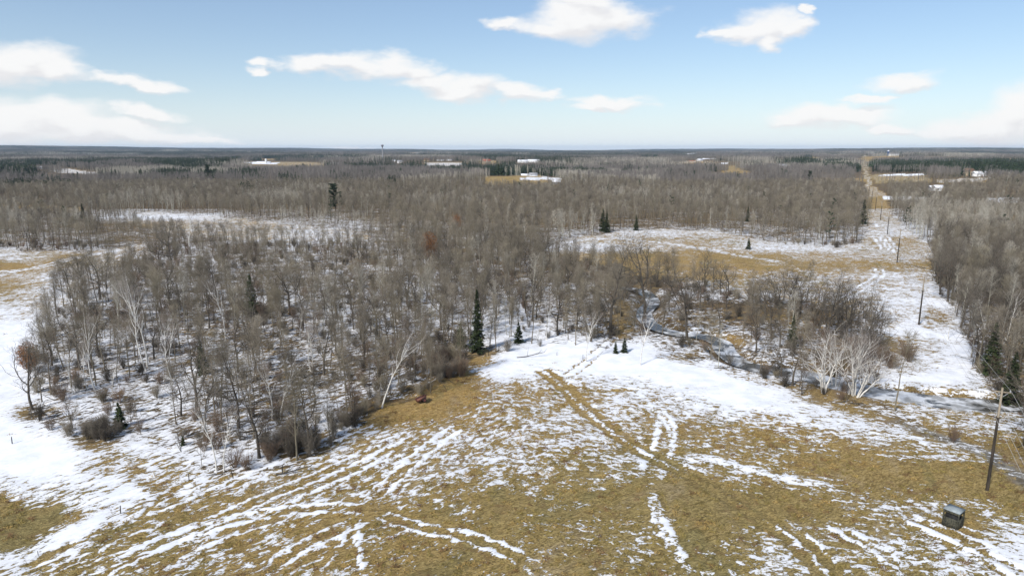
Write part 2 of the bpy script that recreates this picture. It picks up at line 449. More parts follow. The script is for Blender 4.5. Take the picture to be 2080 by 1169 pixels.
PATCH = [  # photo polygons painted on the ground: (coverage or None, tone, litter, mud)
 ([(1245,640),(1258,610),(1285,608),(1282,650),(1275,688),(1240,690)], .03, .05, 0, 0),
 ([(940,722),(985,702),(1010,715),(980,742),(940,748)], .02, .0, .1, 0),
 ([(870,790),(940,745),(965,760),(950,790),(880,850),(760,858),(770,835),(840,818)], .05, .05, 0, 0),
 ([(1895,1060),(1915,1035),(1965,1035),(2000,1070),(1985,1095),(1940,1095)], .02, .5, 0, 0),
 ([(150,905),(180,895),(240,880),(240,895),(170,912)], .1, .3, .6, 0),
 ([(-200,1000),(0,1005),(60,1030),(150,1020),(150,1045),(110,1075),(60,1105),(-200,1125)], .05, .8, 0, 0),
 ([(1390,724),(1500,750),(1600,778),(1680,806),(1790,836),(1900,868),(2000,888),(2120,925),(2120,950),(1990,915),(1880,886),(1780,856),(1660,816),(1560,776),(1450,744)], .16, .45, .2, 0),
 ([(1600,770),(1660,778),(1760,792),(1800,812),(1740,826),(1660,808)], .10, .35, .3, 0),
 ([(1790,690),(1840,688),(1850,712),(1800,716)], .15, .4, .2, 0), ([(1880,625),(1930,640),(1935,665),(1890,655)], .1, .2, .4, 0),
 ([(1470,676),(1520,682),(1515,705),(1478,708)], .1, .0, 0, 0), ([(1340,712),(1440,722),(1430,734),(1345,724)], .15, .1, .5, 0),
 ([(530,925),(600,885),(655,880),(665,905),(600,940)], .12, .4, .6, 0), ([(150,890),(230,858),(260,870),(220,900),(170,908)], .2, .4, .8, 0),
 ([(210,930),(240,925),(340,975),(380,1000),(350,1010),(280,975)], .45, .2, .1, 0),
 ([(30,832),(110,825),(110,842),(40,846)], .1, .4, .7, 0),
]
def dilate(line, gauge):
    if not gauge: return [line]
    a = np.array(line); t = np.gradient(a, axis=0); t /= np.linalg.norm(t, axis=1, keepdims=True)
    n = np.stack([-t[:, 1], t[:, 0]], 1) * gauge / 2
    return [list(map(tuple, a + n)), list(map(tuple, a - n))]

def ground_attrs(x, y, px, py):
    cov = coverage(px, py)
    far = py < 424
    # slow wander so that drifts do not follow straight borders
    wob = (np.sin(x / 5.1 + 2 * np.sin(y / 6.7)) * np.sin(y / 4.3 + 1.7 * np.sin(x / 8.3))) * .10
    cov = np.clip(cov + wob * (cov > .02) * (cov < .93), 0, 1)
    tone = np.interp(py, [400, 520, 700, 860, 1000, 1169], [.15, .2, .1, .35, .6, .7]) + sstep(px, 900, 1500) * .25 * sstep(py, 760, 950)
    tone = np.clip(tone + .25 * np.sin(x / 11 + y / 17) * np.sin(y / 13 - x / 29), 0, 1)
    litter = np.zeros_like(x); mud = np.zeros_like(x)
    wood = wood_at(px, py, x, y)
    litter = np.where(wood > 0, np.where(far, 1.0, .85), 0)
    cov = np.where((wood > 0) & (px < 1900), cov - .07 - .12 * np.sin(x / 6 + 1.5 * np.sin(y / 5)) * np.sin(y / 7.5), cov)
    cov = np.clip(np.where((wood > 0) & (px >= 1900), cov - .2, cov), 0, 1)
    for poly, c, tn, lt, md in PATCH:
        k = np.zeros(len(x)); q = (px > -300) & (px < 2400) & (py > 560)
        for u in range(14):                                  # soft, ragged border
            r_ = 1 + u % 3; k[q] += inpoly(px[q] + 9 * r_ * math.cos(u * 2.4) + 7 * np.sin(y[q] * .9 + x[q] * .4), py[q] + 4.5 * r_ * math.sin(u * 2.4) + 3 * np.sin(x[q] * .8), poly)
        k /= 14
        cov = cov + (c - cov) * k; tone = tone + (tn - tone) * k; litter = litter + (lt - litter) * k
    dep = np.zeros_like(x)
    nr = (y > 40) & (y < 330) & (np.abs(x) < 260)
    xn, yn = x[nr], y[nr]; wx = .16 * np.sin(yn * 2.3 + 2 * np.sin(xn * 1.7)) + .10 * np.sin(xn * 5.1 + yn * 3.7); wy = .16 * np.sin(xn * 2.1 + 2 * np.sin(yn * 1.9))
    xn, yn = xn + wx, yn + wy; c = cov[nr].copy(); dp = dep[nr]; m = mud[nr].copy(); l = litter[nr].copy()
    for pts, hw, val, g in RUTS:                       # worn shoulders first, then the packed snow in the ruts
        if hw < .5 and pts[0][1] > 800:
            k = 1 - sstep(seg_dist(xn, yn, wline(pts)), (g or 0) * .5 + .5, (g or 0) * .5 + 1.5)
            c = c - .16 * k * c
    for pts, hw, val, g in RUTS:
        hw = hw * 1.0
        for ln in dilate(wline(pts), g):
            k = 1 - sstep(seg_dist(xn, yn, ln), hw * .45, hw * 1.6)
            k *= sstep(np.minimum(np.hypot(xn - ln[0][0], yn - ln[0][1]), np.hypot(xn - ln[-1][0], yn - ln[-1][1])), 0, 5)
            k *= .90 + .10 * np.sin(xn * 1.1 + 2 * np.sin(yn * .75) + hw * 40)
            val = min(.97, val * 1.14) if pts[0][0] > 1000 else min(.94, val * 1.08)
            c = np.where(val > c, c + (val - c) * k, c)
    for pts, hw, val, g in BARE:
        for ln in dilate(wline(pts), g):
            k = 1 - sstep(seg_dist(xn, yn, ln), hw * .5, hw * 1.5)
            c = np.where(val < c, c + (val - c) * k, c); dp = np.maximum(dp, k)
    track = wline([(1820,858),(1900,884),(1960,905),(2010,926),(2090,985),(2200,1080)])
    d = seg_dist(xn, yn, track); k = (1 - sstep(d, .5, 2.0)) * sstep(xn, 46, 56)
    m = np.maximum(m, .85 * k); c = c * (1 - .55 * k) + .2 * k
    d = seg_dist(xn, yn, RIVER); k = 1 - sstep(d, 2.6, 5.2)
    c = np.minimum(c, 1 - .8 * k * (d < 5.2)); l = np.maximum(l, .5 * k)
    dep[nr] = dp; cov[nr] = c; mud[nr] = m; litter[nr] = l
    # far fields and the straight road
    cov = np.where(far, np.where(wood > 0, .02, .12), cov)
    for poly, cv, tn in FIELDS:
        k = inpoly(px + 4 * np.sin(y * .031 + x * .043) + 2 * np.sin(y * .11), py + .5 * np.sin(x * .05), poly); cov = np.where(k, cv, cov); tone = np.where(k, tn, tone); litter = np.where(k, 0, litter)
    return cov, tone, litter, mud, dep

FIELDS = [  # photo polygons of far clearings: (polygon, snow, tone)
 ([(980,358),(1105,356),(1120,372),(985,374)], .1, .35), ([(1060,360),(1135,360),(1140,366),(1060,366)], .8, .0),
 ([(1768,353),(1888,354),(1892,370),(1772,372)], .2, .7), ([(1790,353),(1880,353),(1876,356.5),(1786,357)], .97, .2),
 ([(1900,364),(2005,361),(2005,370),(1905,372)], .45, .3),
 ([(1750,314),(1756,314),(1772,384),(1754,384)], .32, .6),
 ([(1640,360),(1755,362),(1755,368),(1640,366)], .02, .05),
 ([(2000,401),(2400,403),(2400,413),(2000,411)], 1.0, .1), ([(1795,398),(1880,400),(1880,406),(1795,406)], .9, .1),
 ([(1745,378),(1782,378),(1800,398),(1752,402)], .3, .1),
 ([(1450,336),(1490,337),(1525,350),(1480,356)], .12, .3),
 ([(505,328),(660,330),(660,339),(505,337)], .2, .4), ([(505,329.5),(565,330),(565,333.5),(505,333)], 1.0, .0),
 ([(60,340),(115,340),(200,350),(195,355),(120,351)], .6, .2), ([(40,336),(110,338),(110,345),(40,344)], .2, .1),
 ([(1755,318),(1840,316),(1840,324),(1760,328)], .05, .05), ([(2030,322),(2200,322),(2200,328),(2030,328)], .1, .3),
 ([(970,326),(1015,326),(1015,333),(970,333)], .02, .0), ([(860,330),(950,330),(950,338),(860,338)], .6, .1),
 ([(1380,326),(1450,327),(1450,334),(1380,333)], .3, .0),
]
_r = np.random.default_rng(5)
DISTANT = []
for _k in range(26):
    cx_, cy_, hw_ = _r.uniform(20, 2060), _r.uniform(311, 336), _r.uniform(10, 34)
    if abs(cx_ - 1765) > 60 and not (930 < cx_ < 1120):
        DISTANT.append((cx_, cy_, hw_)); FIELDS.append(([(cx_ - hw_, cy_ - .6), (cx_ + hw_, cy_ - 1.2), (cx_ + hw_ * .9, cy_ + 1.3), (cx_ - hw_ * .8, cy_ + 1.0)], float(_r.choice([.03, .5, .95])), float(_r.uniform(.2, .6))))
OPEN = [
 [(-900,884),(0,880),(60,874),(140,893),(200,900),(300,893),(345,915),(430,966),(520,958),(610,944),(665,912),(725,868),(770,832),(860,812),(930,765),(955,725),(1040,712),(1150,705),(1260,708),(1330,716),(1420,735),(1540,768),(1640,806),(1740,828),(1850,868),(1960,905),(2080,955),(2900,1300),(2900,3000),(-900,3000)],
 [(-900,500),(0,508),(160,512),(300,495),(318,508),(250,535),(180,566),(140,605),(105,645),(80,690),(62,760),(58,840),(0,895),(-900,1000)],
 [(245,430),(330,432),(450,440),(560,453),(740,470),(755,488),(660,492),(520,488),(420,482),(340,470),(255,448)],
 [(-300,408),(0,410),(100,416),(170,424),(160,432),(0,424),(-300,424)],
 [(1090,505),(1180,480),(1300,466),(1400,466),(1520,480),(1600,498),(1700,502),(1745,495),(1765,470),(1760,430),(1750,380),(1755,370),(1780,370),(1800,405),(1815,440),(1850,475),(1895,500),(1893,565),(1925,620),(1960,690),(1985,760),(2010,800),(2080,850),(2090,960),(1900,880),(1800,815),(1760,780),(1800,760),(1790,650),(1700,625),(1600,612),(1450,585),(1300,560),(1200,535),(1090,512)],
]
SPARSE = [(1280,560),(1450,585),(1600,612),(1790,650),(1800,760),(1740,822),(1640,805),(1540,766),(1420,733),(1330,714),(1258,706)]
FORE = [[(1738,306),(1772,306),(1792,386),(1736,386)],  # ground just this side of a far clearing, kept to brush so that the clearing shows
 [(985,372),(1110,370),(1115,386),(985,388)], [(1770,376),(1900,374),(1900,384),(1780,386)], [(1900,370),(2005,368),(2005,380),(1905,380)],
 [(60,354),(200,356),(200,368),(60,366)], [(1450,354),(1530,354),(1530,366),(1450,364)], [(505,338),(660,338),(660,347),(505,346)],
 [(2000,411),(2400,412),(2400,422),(2000,422)], [(860,337),(950,337),(950,344),(860,344)], [(1040,366),(1140,366),(1140,376),(1040,376)],
]
# far buildings: photo point of the base, width, depth, wall height, turn, wall, roof, label
WHITE, SNOWY, BLUE, TAN, BROWN, RED, GREY = (.74,.74,.73), (.70,.71,.74), (.24,.38,.55), (.45,.36,.24), (.20,.12,.07), (.40,.11,.06), (.30,.30,.31)
HOUSES = [
 (1066,361,9,7,3.0,.1,BLUE,SNOWY,'pale blue far house beside the white one in the golden clearing'),
 (1083,361,10,7,4.2,.1,WHITE,GREY,'white two storey far house in the golden clearing'),
 (1101,365,11,4,2.6,.05,WHITE,SNOWY,'long low white trailer right of the white far house'),
 (1130,367,7,4,2.0,0,GREY,SNOWY,'small snow covered shed right of the white trailer'),
 (536,334,30,9,3.6,0,WHITE,SNOWY,'long low white farm shed at far left'),
 (80,344,9,7,3,.2,WHITE,SNOWY,'small white cabin at the far left clearing'),
 (868,336,16,11,5,.3,TAN,BROWN,'brown roofed far house among the pines'),
 (801,332,11,8,3,0,WHITE,SNOWY,'white roofed house left of the brown roofed house'),
 (813,332,12,8,3.5,.4,WHITE,GREY,'small white house near the water tower'),
 (895,336,16,6,3,.1,WHITE,SNOWY,'white trailer right of the brown roofed house'),
 (913,337,15,6,3,0,WHITE,SNOWY,'middle white trailer of the far row'),
 (942,335,13,7,3,.2,WHITE,GREY,'rightmost white trailer of the far row'),
 (988,331,16,10,5,.3,TAN,RED,'tan house with reddish roof behind the pines'),
 (1062,331,22,9,3.5,0,WHITE,SNOWY,'left of two long white barns beyond the golden clearing'),
 (1084,330,26,9,4,0,WHITE,SNOWY,'right of two long white barns beyond the golden clearing'),
 (1407,332,18,10,4,0,RED,RED,'long red roofed barn in the far woods'),
 (1420,333,12,9,4,.6,WHITE,SNOWY,'white gabled house beside the red barn'),
 (1590,341,22,9,4,.1,WHITE,GREY,'pale house at the edge of the far pines'),
 (1815,322,34,14,6,.1,WHITE,GREY,'white barn beside the dark blue silo'),
 (1905,388,8,6,3,.1,WHITE,SNOWY,'white roofed cottage in the right hand woods'),
 (1893,387,6,5,2.6,.2,GREY,SNOWY,'grey shed beside the white roofed cottage'),
 (1965,360,12,9,6,.2,TAN,BROWN,'tall tan barn at the far right fields'),
 (1990,359,17,8,3.5,.05,WHITE,SNOWY,'long house with snowy roof right of the tan barn'),
]
for (cx_, cy_, hw_) in DISTANT: FORE.append([(cx_ - hw_, cy_ + 1), (cx_ + hw_, cy_ + 1), (cx_ + hw_, cy_ + 5), (cx_ - hw_, cy_ + 5)])
for (hx, hy, *_q) in HOUSES:
    hd = CAM_H / math.tan(math.atan((hy - 584.5) / FPX) + PITCH)
    e = min(10 * FPX / hd, 24)
    FORE.append([(hx - 10, hy - 2), (hx + 10, hy - 2), (hx + 10, hy + e), (hx - 10, hy + e)])
def wood_at(px, py, x, y):
    """0 open ground, .5 brush only, 1 woods (photo-pixel polygons of the ground seen there)"""
    w = np.ones(np.shape(px))
    jx = px + 5 * np.sin(y * .35) ; jy = py + 2 * np.sin(x * .3)
    for p in OPEN: w = np.where(inpoly(jx, jy, p), 0, w)
    for p, _, _ in FIELDS: w = np.where(inpoly(px, py, p), 0, w)
    for p in FORE: w = np.where(inpoly(px, py, p), .5, w)
    return w

def build_ground():
    ys = [-60.0, -20, 5, 20, 30, 38]
    y = 44.0
    while y < 13500:
        ys.append(y); y *= 1.0038 if y < 150 else 1.006 if y < 330 else 1.014 if y < 900 else 1.03
    ys = np.array(ys)
    us = np.concatenate([np.linspace(-2.2, -.80, 24)[:-1], np.arange(-.80, .8001, .0031), np.linspace(.80, 2.2, 24)[1:]])
    Y, U = np.meshgrid(ys, us, indexing='ij')
    X = U * (Y + 30) * np.where(Y < 0, 0, 1) + U * 30 * 0 + np.where(Y < 0, U * 60, 0)
    rows, cols = X.shape
    X, Y = X.ravel(), Y.ravel()
    Z = hgt(X, Y)
    px, py = proj(X, np.maximum(Y, 42), Z)
    py = np.where(Y < 42, 1300, py)
    cov, tone, litter, mud, dep = ground_attrs(X, Y, px, py)
    Z = Z + (.09 * sstep(cov, .45, .75) - .11 * dep) * (Y < 330)
    i = np.arange(rows * cols).reshape(rows, cols)
    f = np.stack([i[:-1, :-1], i[:-1, 1:], i[1:, 1:], i[1:, :-1]], -1).reshape(-1, 4)
    me = mesh_np('ground', np.stack([X, Y, Z], 1), [f], [ground_mat()], smooth=True)
    c2 = np.clip(cov, 0, 1) - .5
    thr = .5 - (.165 * c2 + .21 * (2 * c2) ** 7)
    for n, a in (('thr', thr), ('tone', tone), ('litter', litter), ('mud', mud)):
        at = me.attributes.new(n, 'FLOAT', 'POINT'); at.data.foreach_set('value', a.astype(np.float32))
    o = link('ground', me)
    tag(o, 'dead grass field and forest floor with patches of old snow', None, None, 'structure')
    return o

def ground_mat():
    m, t, b = new_mat('ground', .9)
    pos = t.new('ShaderNodeNewGeometry').outputs['Position']
    thr, tone, lit, mud = (t.attr(n) for n in ('thr', 'tone', 'litter', 'mud'))
    s = t.new('ShaderNodeSeparateXYZ'); t.put(s.inputs[0], pos)
    # streaks run one way left of the trail and the other way right of it
    na = t.noise(t.along(pos, R(48), 1.6, .8), 1.25, 5, .64, .5)
    nb = t.noise(t.along(pos, R(-18), 1.35, .85), 1.15, 5, .64, .7)
    side = t.step(t.m('ADD', s.outputs[0], t.m('MULTIPLY', t.noise(pos, .05, 2), 30)), 4, 26)
    n1 = t.m('ADD', t.m('MULTIPLY', na, t.m('SUBTRACT', 1, side)), t.m('MULTIPLY', nb, side))
    n2 = t.noise(pos, .30, 3, .5)
    n3 = t.noise(t.along(pos, R(20), 1.4, .85), 3.6, 4, .62, .6)
    nn = t.m('ADD', t.m('ADD', t.m('MULTIPLY', n1, .56), t.m('MULTIPLY', n2, .20)), t.m('MULTIPLY', n3, .24))
    dlt = t.m('SUBTRACT', nn, thr)
    snow = t.step(dlt, -.007, .012)
    thick = t.step(dlt, -.02, .14)
    # grass
    st1 = t.noise(t.along(pos, R(30), 1.7, .7), 1.9, 5, .68, 1.6)
    st2 = t.noise(pos, .33, 4, .6, .8)
    st3 = t.noise(t.along(pos, R(-25), 1.6, .7), 5.5, 3, .6, .8)
    gold = t.mix(t.step(st1, .3, .7), (.19, .112, .030, 1), (.51, .355, .140, 1))
    oliv = t.mix(t.step(st1, .3, .7), (.115, .083, .022, 1), (.42, .318, .125, 1))
    tn = t.m('ADD', tone, t.m('MULTIPLY', t.m('SUBTRACT', st2, .5), 1.1), clamp=True)
    g = t.mix(tn, gold, oliv)
    big = t.noise(t.along(pos, R(60), 1.5, .8), .085, 4, .6, 1.2)
    g = t.mix(t.m('MULTIPLY', t.step(big, .52, .66), .55), g, t.mix(t.step(st1, .3, .7), (.22, .16, .085, 1), (.46, .37, .23, 1)))   # bleached straw
    g = t.mix(t.m('MULTIPLY', t.step(big, .46, .34), .45), g, t.mix(t.step(st1, .3, .7), (.085, .078, .028, 1), (.25, .225, .095, 1)))  # greener, damper
    g = t.mix(t.m('MULTIPLY', t.step(st2, .54, .72), .55), g, (.20, .105, .045, 1))      # russet dead forbs
    g = t.mix(t.m('MULTIPLY', t.step(st3, .54, .66), .8), g, (.052, .037, .014, 1))     # dark gaps between clumps
    l = t.mix(t.step(t.noise(pos, 1.3, 5, .65), .35, .66), (.055, .040, .025, 1), (.155, .112, .066, 1))
    l = t.mix(t.m('MULTIPLY', t.step(st2, .5, .7), .5), l, (.19, .13, .06, 1))
    c = t.mix(t.m('MULTIPLY', lit, t.step(t.noise(pos, .5, 3), .25, .5)), g, l)
    c = t.mix(t.m('MULTIPLY', mud, .9), c, t.mix(t.step(t.noise(pos, .9, 4), .35, .6), (.085, .078, .066, 1), (.26, .26, .25, 1)))
    sn = t.mix(t.step(t.noise(pos, .35, 4, .6), .3, .7), (.70, .725, .77, 1), (.86, .87, .89, 1))
    sn = t.mix(thick, (.62, .62, .62, 1), sn)
    c = t.mix(snow, c, sn)
    t.put(b.inputs['Base Color'], c)
    t.put(b.inputs['Roughness'], t.m('MULTIPLY_ADD', mud, -.45, .9))
    hgt_ = t.m('ADD', t.m('MULTIPLY', snow, .10), t.m('MULTIPLY', t.m('MULTIPLY', st3, t.m('SUBTRACT', 1, snow)), .16))
    hgt_ = t.m('ADD', hgt_, t.m('MULTIPLY', n1, .10))
    hgt_ = t.m('ADD', hgt_, t.m('MULTIPLY', t.m('MULTIPLY', st1, t.m('SUBTRACT', 1, snow)), .34))
    bp = t.new('ShaderNodeBump'); bp.inputs['Strength'].default_value = .75; bp.inputs['Distance'].default_value = 1.0
    t.put(bp.inputs['Height'], hgt_)
    t.put(b.inputs['Normal'], bp.outputs[0])
    return m

ground_obj = build_ground()

# the river: a winding strip of grey ice and open water in its cut
def build_river():
    a = np.array(RIVER); t = np.gradient(a, axis=0); t /= np.linalg.norm(t, axis=1, keepdims=True)
    n = np.stack([-t[:, 1], t[:, 0]], 1)
    k = np.linspace(-1, 1, 7)
    P = (a[:, None, :] + n[:, None, :] * k[None, :, None] * np.interp(a[:, 0], [20, 38, 50], [1.7, 1.9, 2.9])[:, None, None])
    v = np.concatenate([P, np.full(P.shape[:2] + (1,), -.62)], 2).reshape(-1, 3)
    q = np.arange(len(v)).reshape(len(a), 7)
    f = np.stack([q[:-1, :-1], q[:-1, 1:], q[1:, 1:], q[1:, :-1]], -1).reshape(-1, 4)
    m, w, b = new_mat('river_ice', .12)
    pos = w.new('ShaderNodeNewGeometry').outputs['Position']
    ice = w.step(w.noise(pos, .22, 4, .6, .5), .44, .54)
    c = w.mix(ice, (.060, .055, .042, 1), w.mix(w.step(w.noise(pos, .5, 4), .4, .6), (.30, .30, .29, 1), (.66, .68, .70, 1)))
    w.put(b.inputs['Base Color'], c); w.put(b.inputs['Roughness'], w.m('MULTIPLY_ADD', ice, .35, .22))
    b.inputs['Specular IOR Level'].default_value = .5
    bp = w.new('ShaderNodeBump'); bp.inputs['Strength'].default_value = .25; bp.inputs['Distance'].default_value = .05
    w.put(bp.inputs['Height'], w.noise(pos, 3, 3)); w.put(b.inputs['Normal'], bp.outputs[0])
    tag(link('river', mesh_np('river', v, [f], [m], smooth=True)), 'narrow half frozen river winding between snowy banks', None, None, 'structure')
build_river()
# ---------------------------------------------------------------- trees: meshes
def unit(v): return v / (np.linalg.norm(v, axis=-1, keepdims=True) + 1e-9)
def grow(p0, d0, L, K, trop, wig, g):
    p = [p0]; d = unit(d0); ds = [d]; st = (np.asarray(L) / (K - 1))[:, None]
    for _ in range(K - 1):
        p.append(p[-1] + d * st)
        d = unit(d + np.array([0, 0, 1.]) * trop + g.normal(0, wig, d.shape)); ds.append(d)
    return np.stack(p, 1), np.stack(ds, 1)
def sprout(pts, dirs, rad, n, t0, t1, ang, dang, g):
    """n children along every parent: start, direction, parent radius, place along the parent"""
    N, K, _ = pts.shape
    t = t0 + (t1 - t0) * (np.arange(n)[None] + g.random((N, n))) / n
    f = t * (K - 1); k = np.clip(f.astype(int), 0, K - 2); f = (f - k)[..., None]
    ii = np.arange(N)[:, None]
    p = pts[ii, k] * (1 - f) + pts[ii, k + 1] * f
    d = unit(dirs[ii, k]); r = rad[ii, k] * (1 - f[..., 0]) + rad[ii, k + 1] * f[..., 0]
    az = (np.arange(n)[None] * 2.4 + g.random((N, 1)) * 6.28 + g.normal(0, .5, (N, n)))
    ref = np.where(np.abs(d[..., 2:3]) > .9, np.array([1., 0, 0]), np.array([0, 0, 1.]))
    a = unit(np.cross(d, ref)); b = np.cross(d, a)
    q = np.cos(az)[..., None] * a + np.sin(az)[..., None] * b
    A = (ang + g.normal(0, dang, (N, n)))[..., None]
    return p.reshape(-1, 3), unit(np.cos(A) * d + np.sin(A) * q).reshape(-1, 3), r.ravel(), t.ravel()
def taper(r0, K, e=.25, pw=1.0):
    return np.asarray(r0)[:, None] * (1 - (1 - e) * np.linspace(0, 1, K)[None] ** pw)

def bare_tree_geo(h, g, r0=.17, cb=.38, n1=15, n2=6, n3=5, ang=.75, spread=.22, trop=.13, lean=.03, wig=.05, tw=(.5, 1.1), rtw=.0125, stems=1, fork=None, limb=.55):
    """trunk + limbs in one Geo, twigs in another"""
    wood, twig = Geo(), Geo()
    az = g.random(stems) * 6.28
    d0 = np.stack([np.cos(az) * lean, np.sin(az) * lean, np.ones(stems)], 1)
    p0 = np.stack([np.cos(az) * .18 * (stems > 1), np.sin(az) * .18 * (stems > 1), np.full(stems, -.25)], 1)
    hs = h * (1 - .22 * g.random(stems) * (stems > 1))
    P, D = grow(p0, d0, hs, 12, .05, wig, g)
    Rr = taper(np.full(stems, r0), 12, .10, .9); Rr[:, 0] *= 1.25
    wood.tube(P, Rr, 7)
    p, d, r, t = sprout(P, D, Rr, n1, cb, .97, ang, .18, g)
    u = (t - cb) / (1 - cb)
    L = h * spread * np.clip(1.55 * np.sqrt(np.clip(1 - (u - .28) ** 2 / .75, .05, 1)) - .55, .25, 1) * g.uniform(.75, 1.2, len(t))
    if fork:                                           # a few heavy rising limbs
        k = g.choice(len(L), fork, replace=False); L[k] *= 1.7; r[k] *= 1.25
    P1, D1 = grow(p, d, L, 7, trop, wig * 2.2, g)
    R1 = taper(np.clip(r * limb, .018, .2), 7, .18)
    wood.tube(P1, R1, 5)
    p, d, r, t = sprout(P1, D1, R1, n2, .22, 1.0, .72, .22, g)
    L2 = np.repeat(L, n2) * (.62 - .32 * t) * g.uniform(.7, 1.25, len(t)) + .25
    P2, D2 = grow(p, d, L2, 5, trop * .8, wig * 2.6, g)
    R2 = taper(np.clip(r * .55, .011, .06), 5, .35)
    (twig if limb > .6 else wood).tube(P2, R2, 3)
    for (PP, DD, RR, n) in ((P2, D2, R2, n3), (P1[:, 3:], D1[:, 3:], R1[:, 3:], n3)):
        p, d, r, t = sprout(PP, DD, RR, n, .15, 1.0, .62, .25, g)
        P3, D3 = grow(p, d, g.uniform(tw[0], tw[1], len(t)), 3, .10, .16, g)
        R3 = taper(np.full(len(t), rtw), 3, .5)
        twig.tube(P3, R3, 3, tip=True)
    return wood, twig

def spruce_geo(h, g, base_r=None, levels=None, thin=1.0, taperp=.85, nb=8, sprays=9):
    br = base_r or h * .17
    wood, leaf = Geo(), Geo()
    K = 8
    P = np.zeros((1, K, 3)); P[0, :, 2] = np.linspace(-.2, h, K)
    wood.tube(P, taper(np.array([h * .014 + .03]), K, .05), 6)
    n = levels or int(h * 2.6 + 6)
    z = np.repeat(np.linspace(.05, .985, n), nb) + g.normal(0, .008, n * nb)
    az = g.random(n * nb) * 6.28
    L = br * np.clip(1 - z, 0, 1) ** taperp * g.uniform(.6, 1.15, n * nb) * thin + .08
    d = np.stack([np.cos(az), np.sin(az), g.uniform(-.30, .05, n * nb) + .55 * (z > .85)], 1)
    p0 = np.stack([np.zeros(n * nb), np.zeros(n * nb), z * h], 1)
    Pb, Db = grow(p0, d, L, 4, .06, .05, g)
    wood.tube(Pb, taper(np.full(n * nb, .018), 4, .4), 3)
    p, dd, r, t = sprout(Pb, Db, np.ones(Pb.shape[:2]), sprays, .12, 1.0, .75, .35, g)
    Ls = np.repeat(L, sprays) * .42 * (1.15 - .6 * t) + .10
    dd[:, 2] = dd[:, 2] * .35 - .12
    dd = unit(dd)
    side = unit(np.cross(dd, g.normal(0, .45, dd.shape) + np.array([0, 0, 1.])))
    w = (.22 * Ls + .05)[:, None]
    q = np.stack([p - side * w * .5, p + dd * Ls[:, None] * .55 + side * w, p + dd * Ls[:, None], p + dd * Ls[:, None] * .5 - side * w], 1)
    i = np.arange(len(p))[:, None] * 4
    leaf.add(q.reshape(-1, 3), f4=i + np.array([[0, 1, 2, 3]]))
    return wood, leaf

def pine_geo(h, g, n1=26, cb=.32, spread=.26, tufts=46):
    wood, leaf = Geo(), Geo()
    P, D = grow(np.array([[0, 0, -.2]]), np.array([[.02, .01, 1.]]), np.array([h]), 9, .03, .02, g)
    Rr = taper(np.array([h * .02]), 9, .12); wood.tube(P, Rr, 7)
    p, d, r, t = sprout(P, D, Rr, n1, cb, .98, 1.25, .14, g)
    u = (t - cb) / (1 - cb)
    L = h * spread * (1.05 - .85 * u) * g.uniform(.65, 1.2, len(t)) + .3
    P1, D1 = grow(p, d, L, 6, .10, .07, g); R1 = taper(np.clip(r * .4, .02, .1), 6, .3); wood.tube(P1, R1, 4)
    p, d, r, t = sprout(P1, D1, R1, tufts, .32, 1.02, .8, .4, g)
    Ls = g.uniform(.45, .85, len(t)); d[:, 2] = d[:, 2] * .5 + .22; d = unit(d)
    off = g.normal(0, 1, (len(t), 3)) * np.array([1, 1, .38]) * (np.repeat(L, tufts) * .11)[:, None]
    p = p + off
    side = unit(np.cross(d, g.normal(0, 1, d.shape)))
    w = g.uniform(.15, .30, len(t))[:, None]
    q = np.stack([p, p + d * Ls[:, None] * .5 + side * w, p + d * Ls[:, None], p + d * Ls[:, None] * .5 - side * w], 1)
    leaf.add(q.reshape(-1, 3), f4=np.arange(len(p))[:, None] * 4 + np.array([[0, 1, 2, 3]]))
    return wood, leaf

def shrub_geo(h, g, stems=16, twigs=9, rt=.010, flare=.55):
    s = Geo()
    az = g.random(stems) * 6.28; a = g.uniform(.05, flare, stems)
    d = np.stack([np.cos(az) * np.sin(a), np.sin(az) * np.sin(a), np.cos(a)], 1)
    p0 = np.stack([np.cos(az), np.sin(az), np.zeros(stems)], 1) * g.uniform(0, .3, (stems, 1)) * h * .4
    P, D = grow(p0, d, h * g.uniform(.55, 1.05, stems), 5, .07, .09, g)
    Rr = taper(np.full(stems, .010 + h * .004), 5, .3); s.tube(P, Rr, 3)
    p, d, r, t = sprout(P, D, Rr, twigs, .2, 1, .6, .25, g)
    P1, D1 = grow(p, d, h * .28 * g.uniform(.5, 1.2, len(t)), 3, .1, .14, g); R1 = taper(np.full(len(t), rt), 3, .5)
    s.tube(P1, R1, 3, tip=True)
    p, d, r, t = sprout(P1, D1, R1, 4, .3, 1, .6, .25, g)
    P2, D2 = grow(p, d, h * .14 * g.uniform(.6, 1.2, len(t)), 2, .1, .14, g)
    s.tube(P2, taper(np.full(len(t), rt * .8), 2, .5), 3, tip=True)
    return s

def leaves_geo(h, g, n, size, cz=.6, rz=.36, rxy=.22):
    s = Geo()
    v = unit(g.normal(0, 1, (n, 3))) * (g.random((n, 1)) ** .45) * np.array([h * rxy, h * rxy, h * rz]) + np.array([0, 0, h * cz])
    a = unit(g.normal(0, 1, (n, 3))); b = unit(np.cross(a, g.normal(0, 1, (n, 3))))
    k = g.uniform(.6, 1.3, (n, 1)) * size
    q = np.stack([v - a * k, v + b * k * .6, v + a * k, v - b * k * .6], 1)
    s.add(q.reshape(-1, 3), f4=np.arange(n)[:, None] * 4 + np.array([[0, 1, 2, 3]]))
    return s

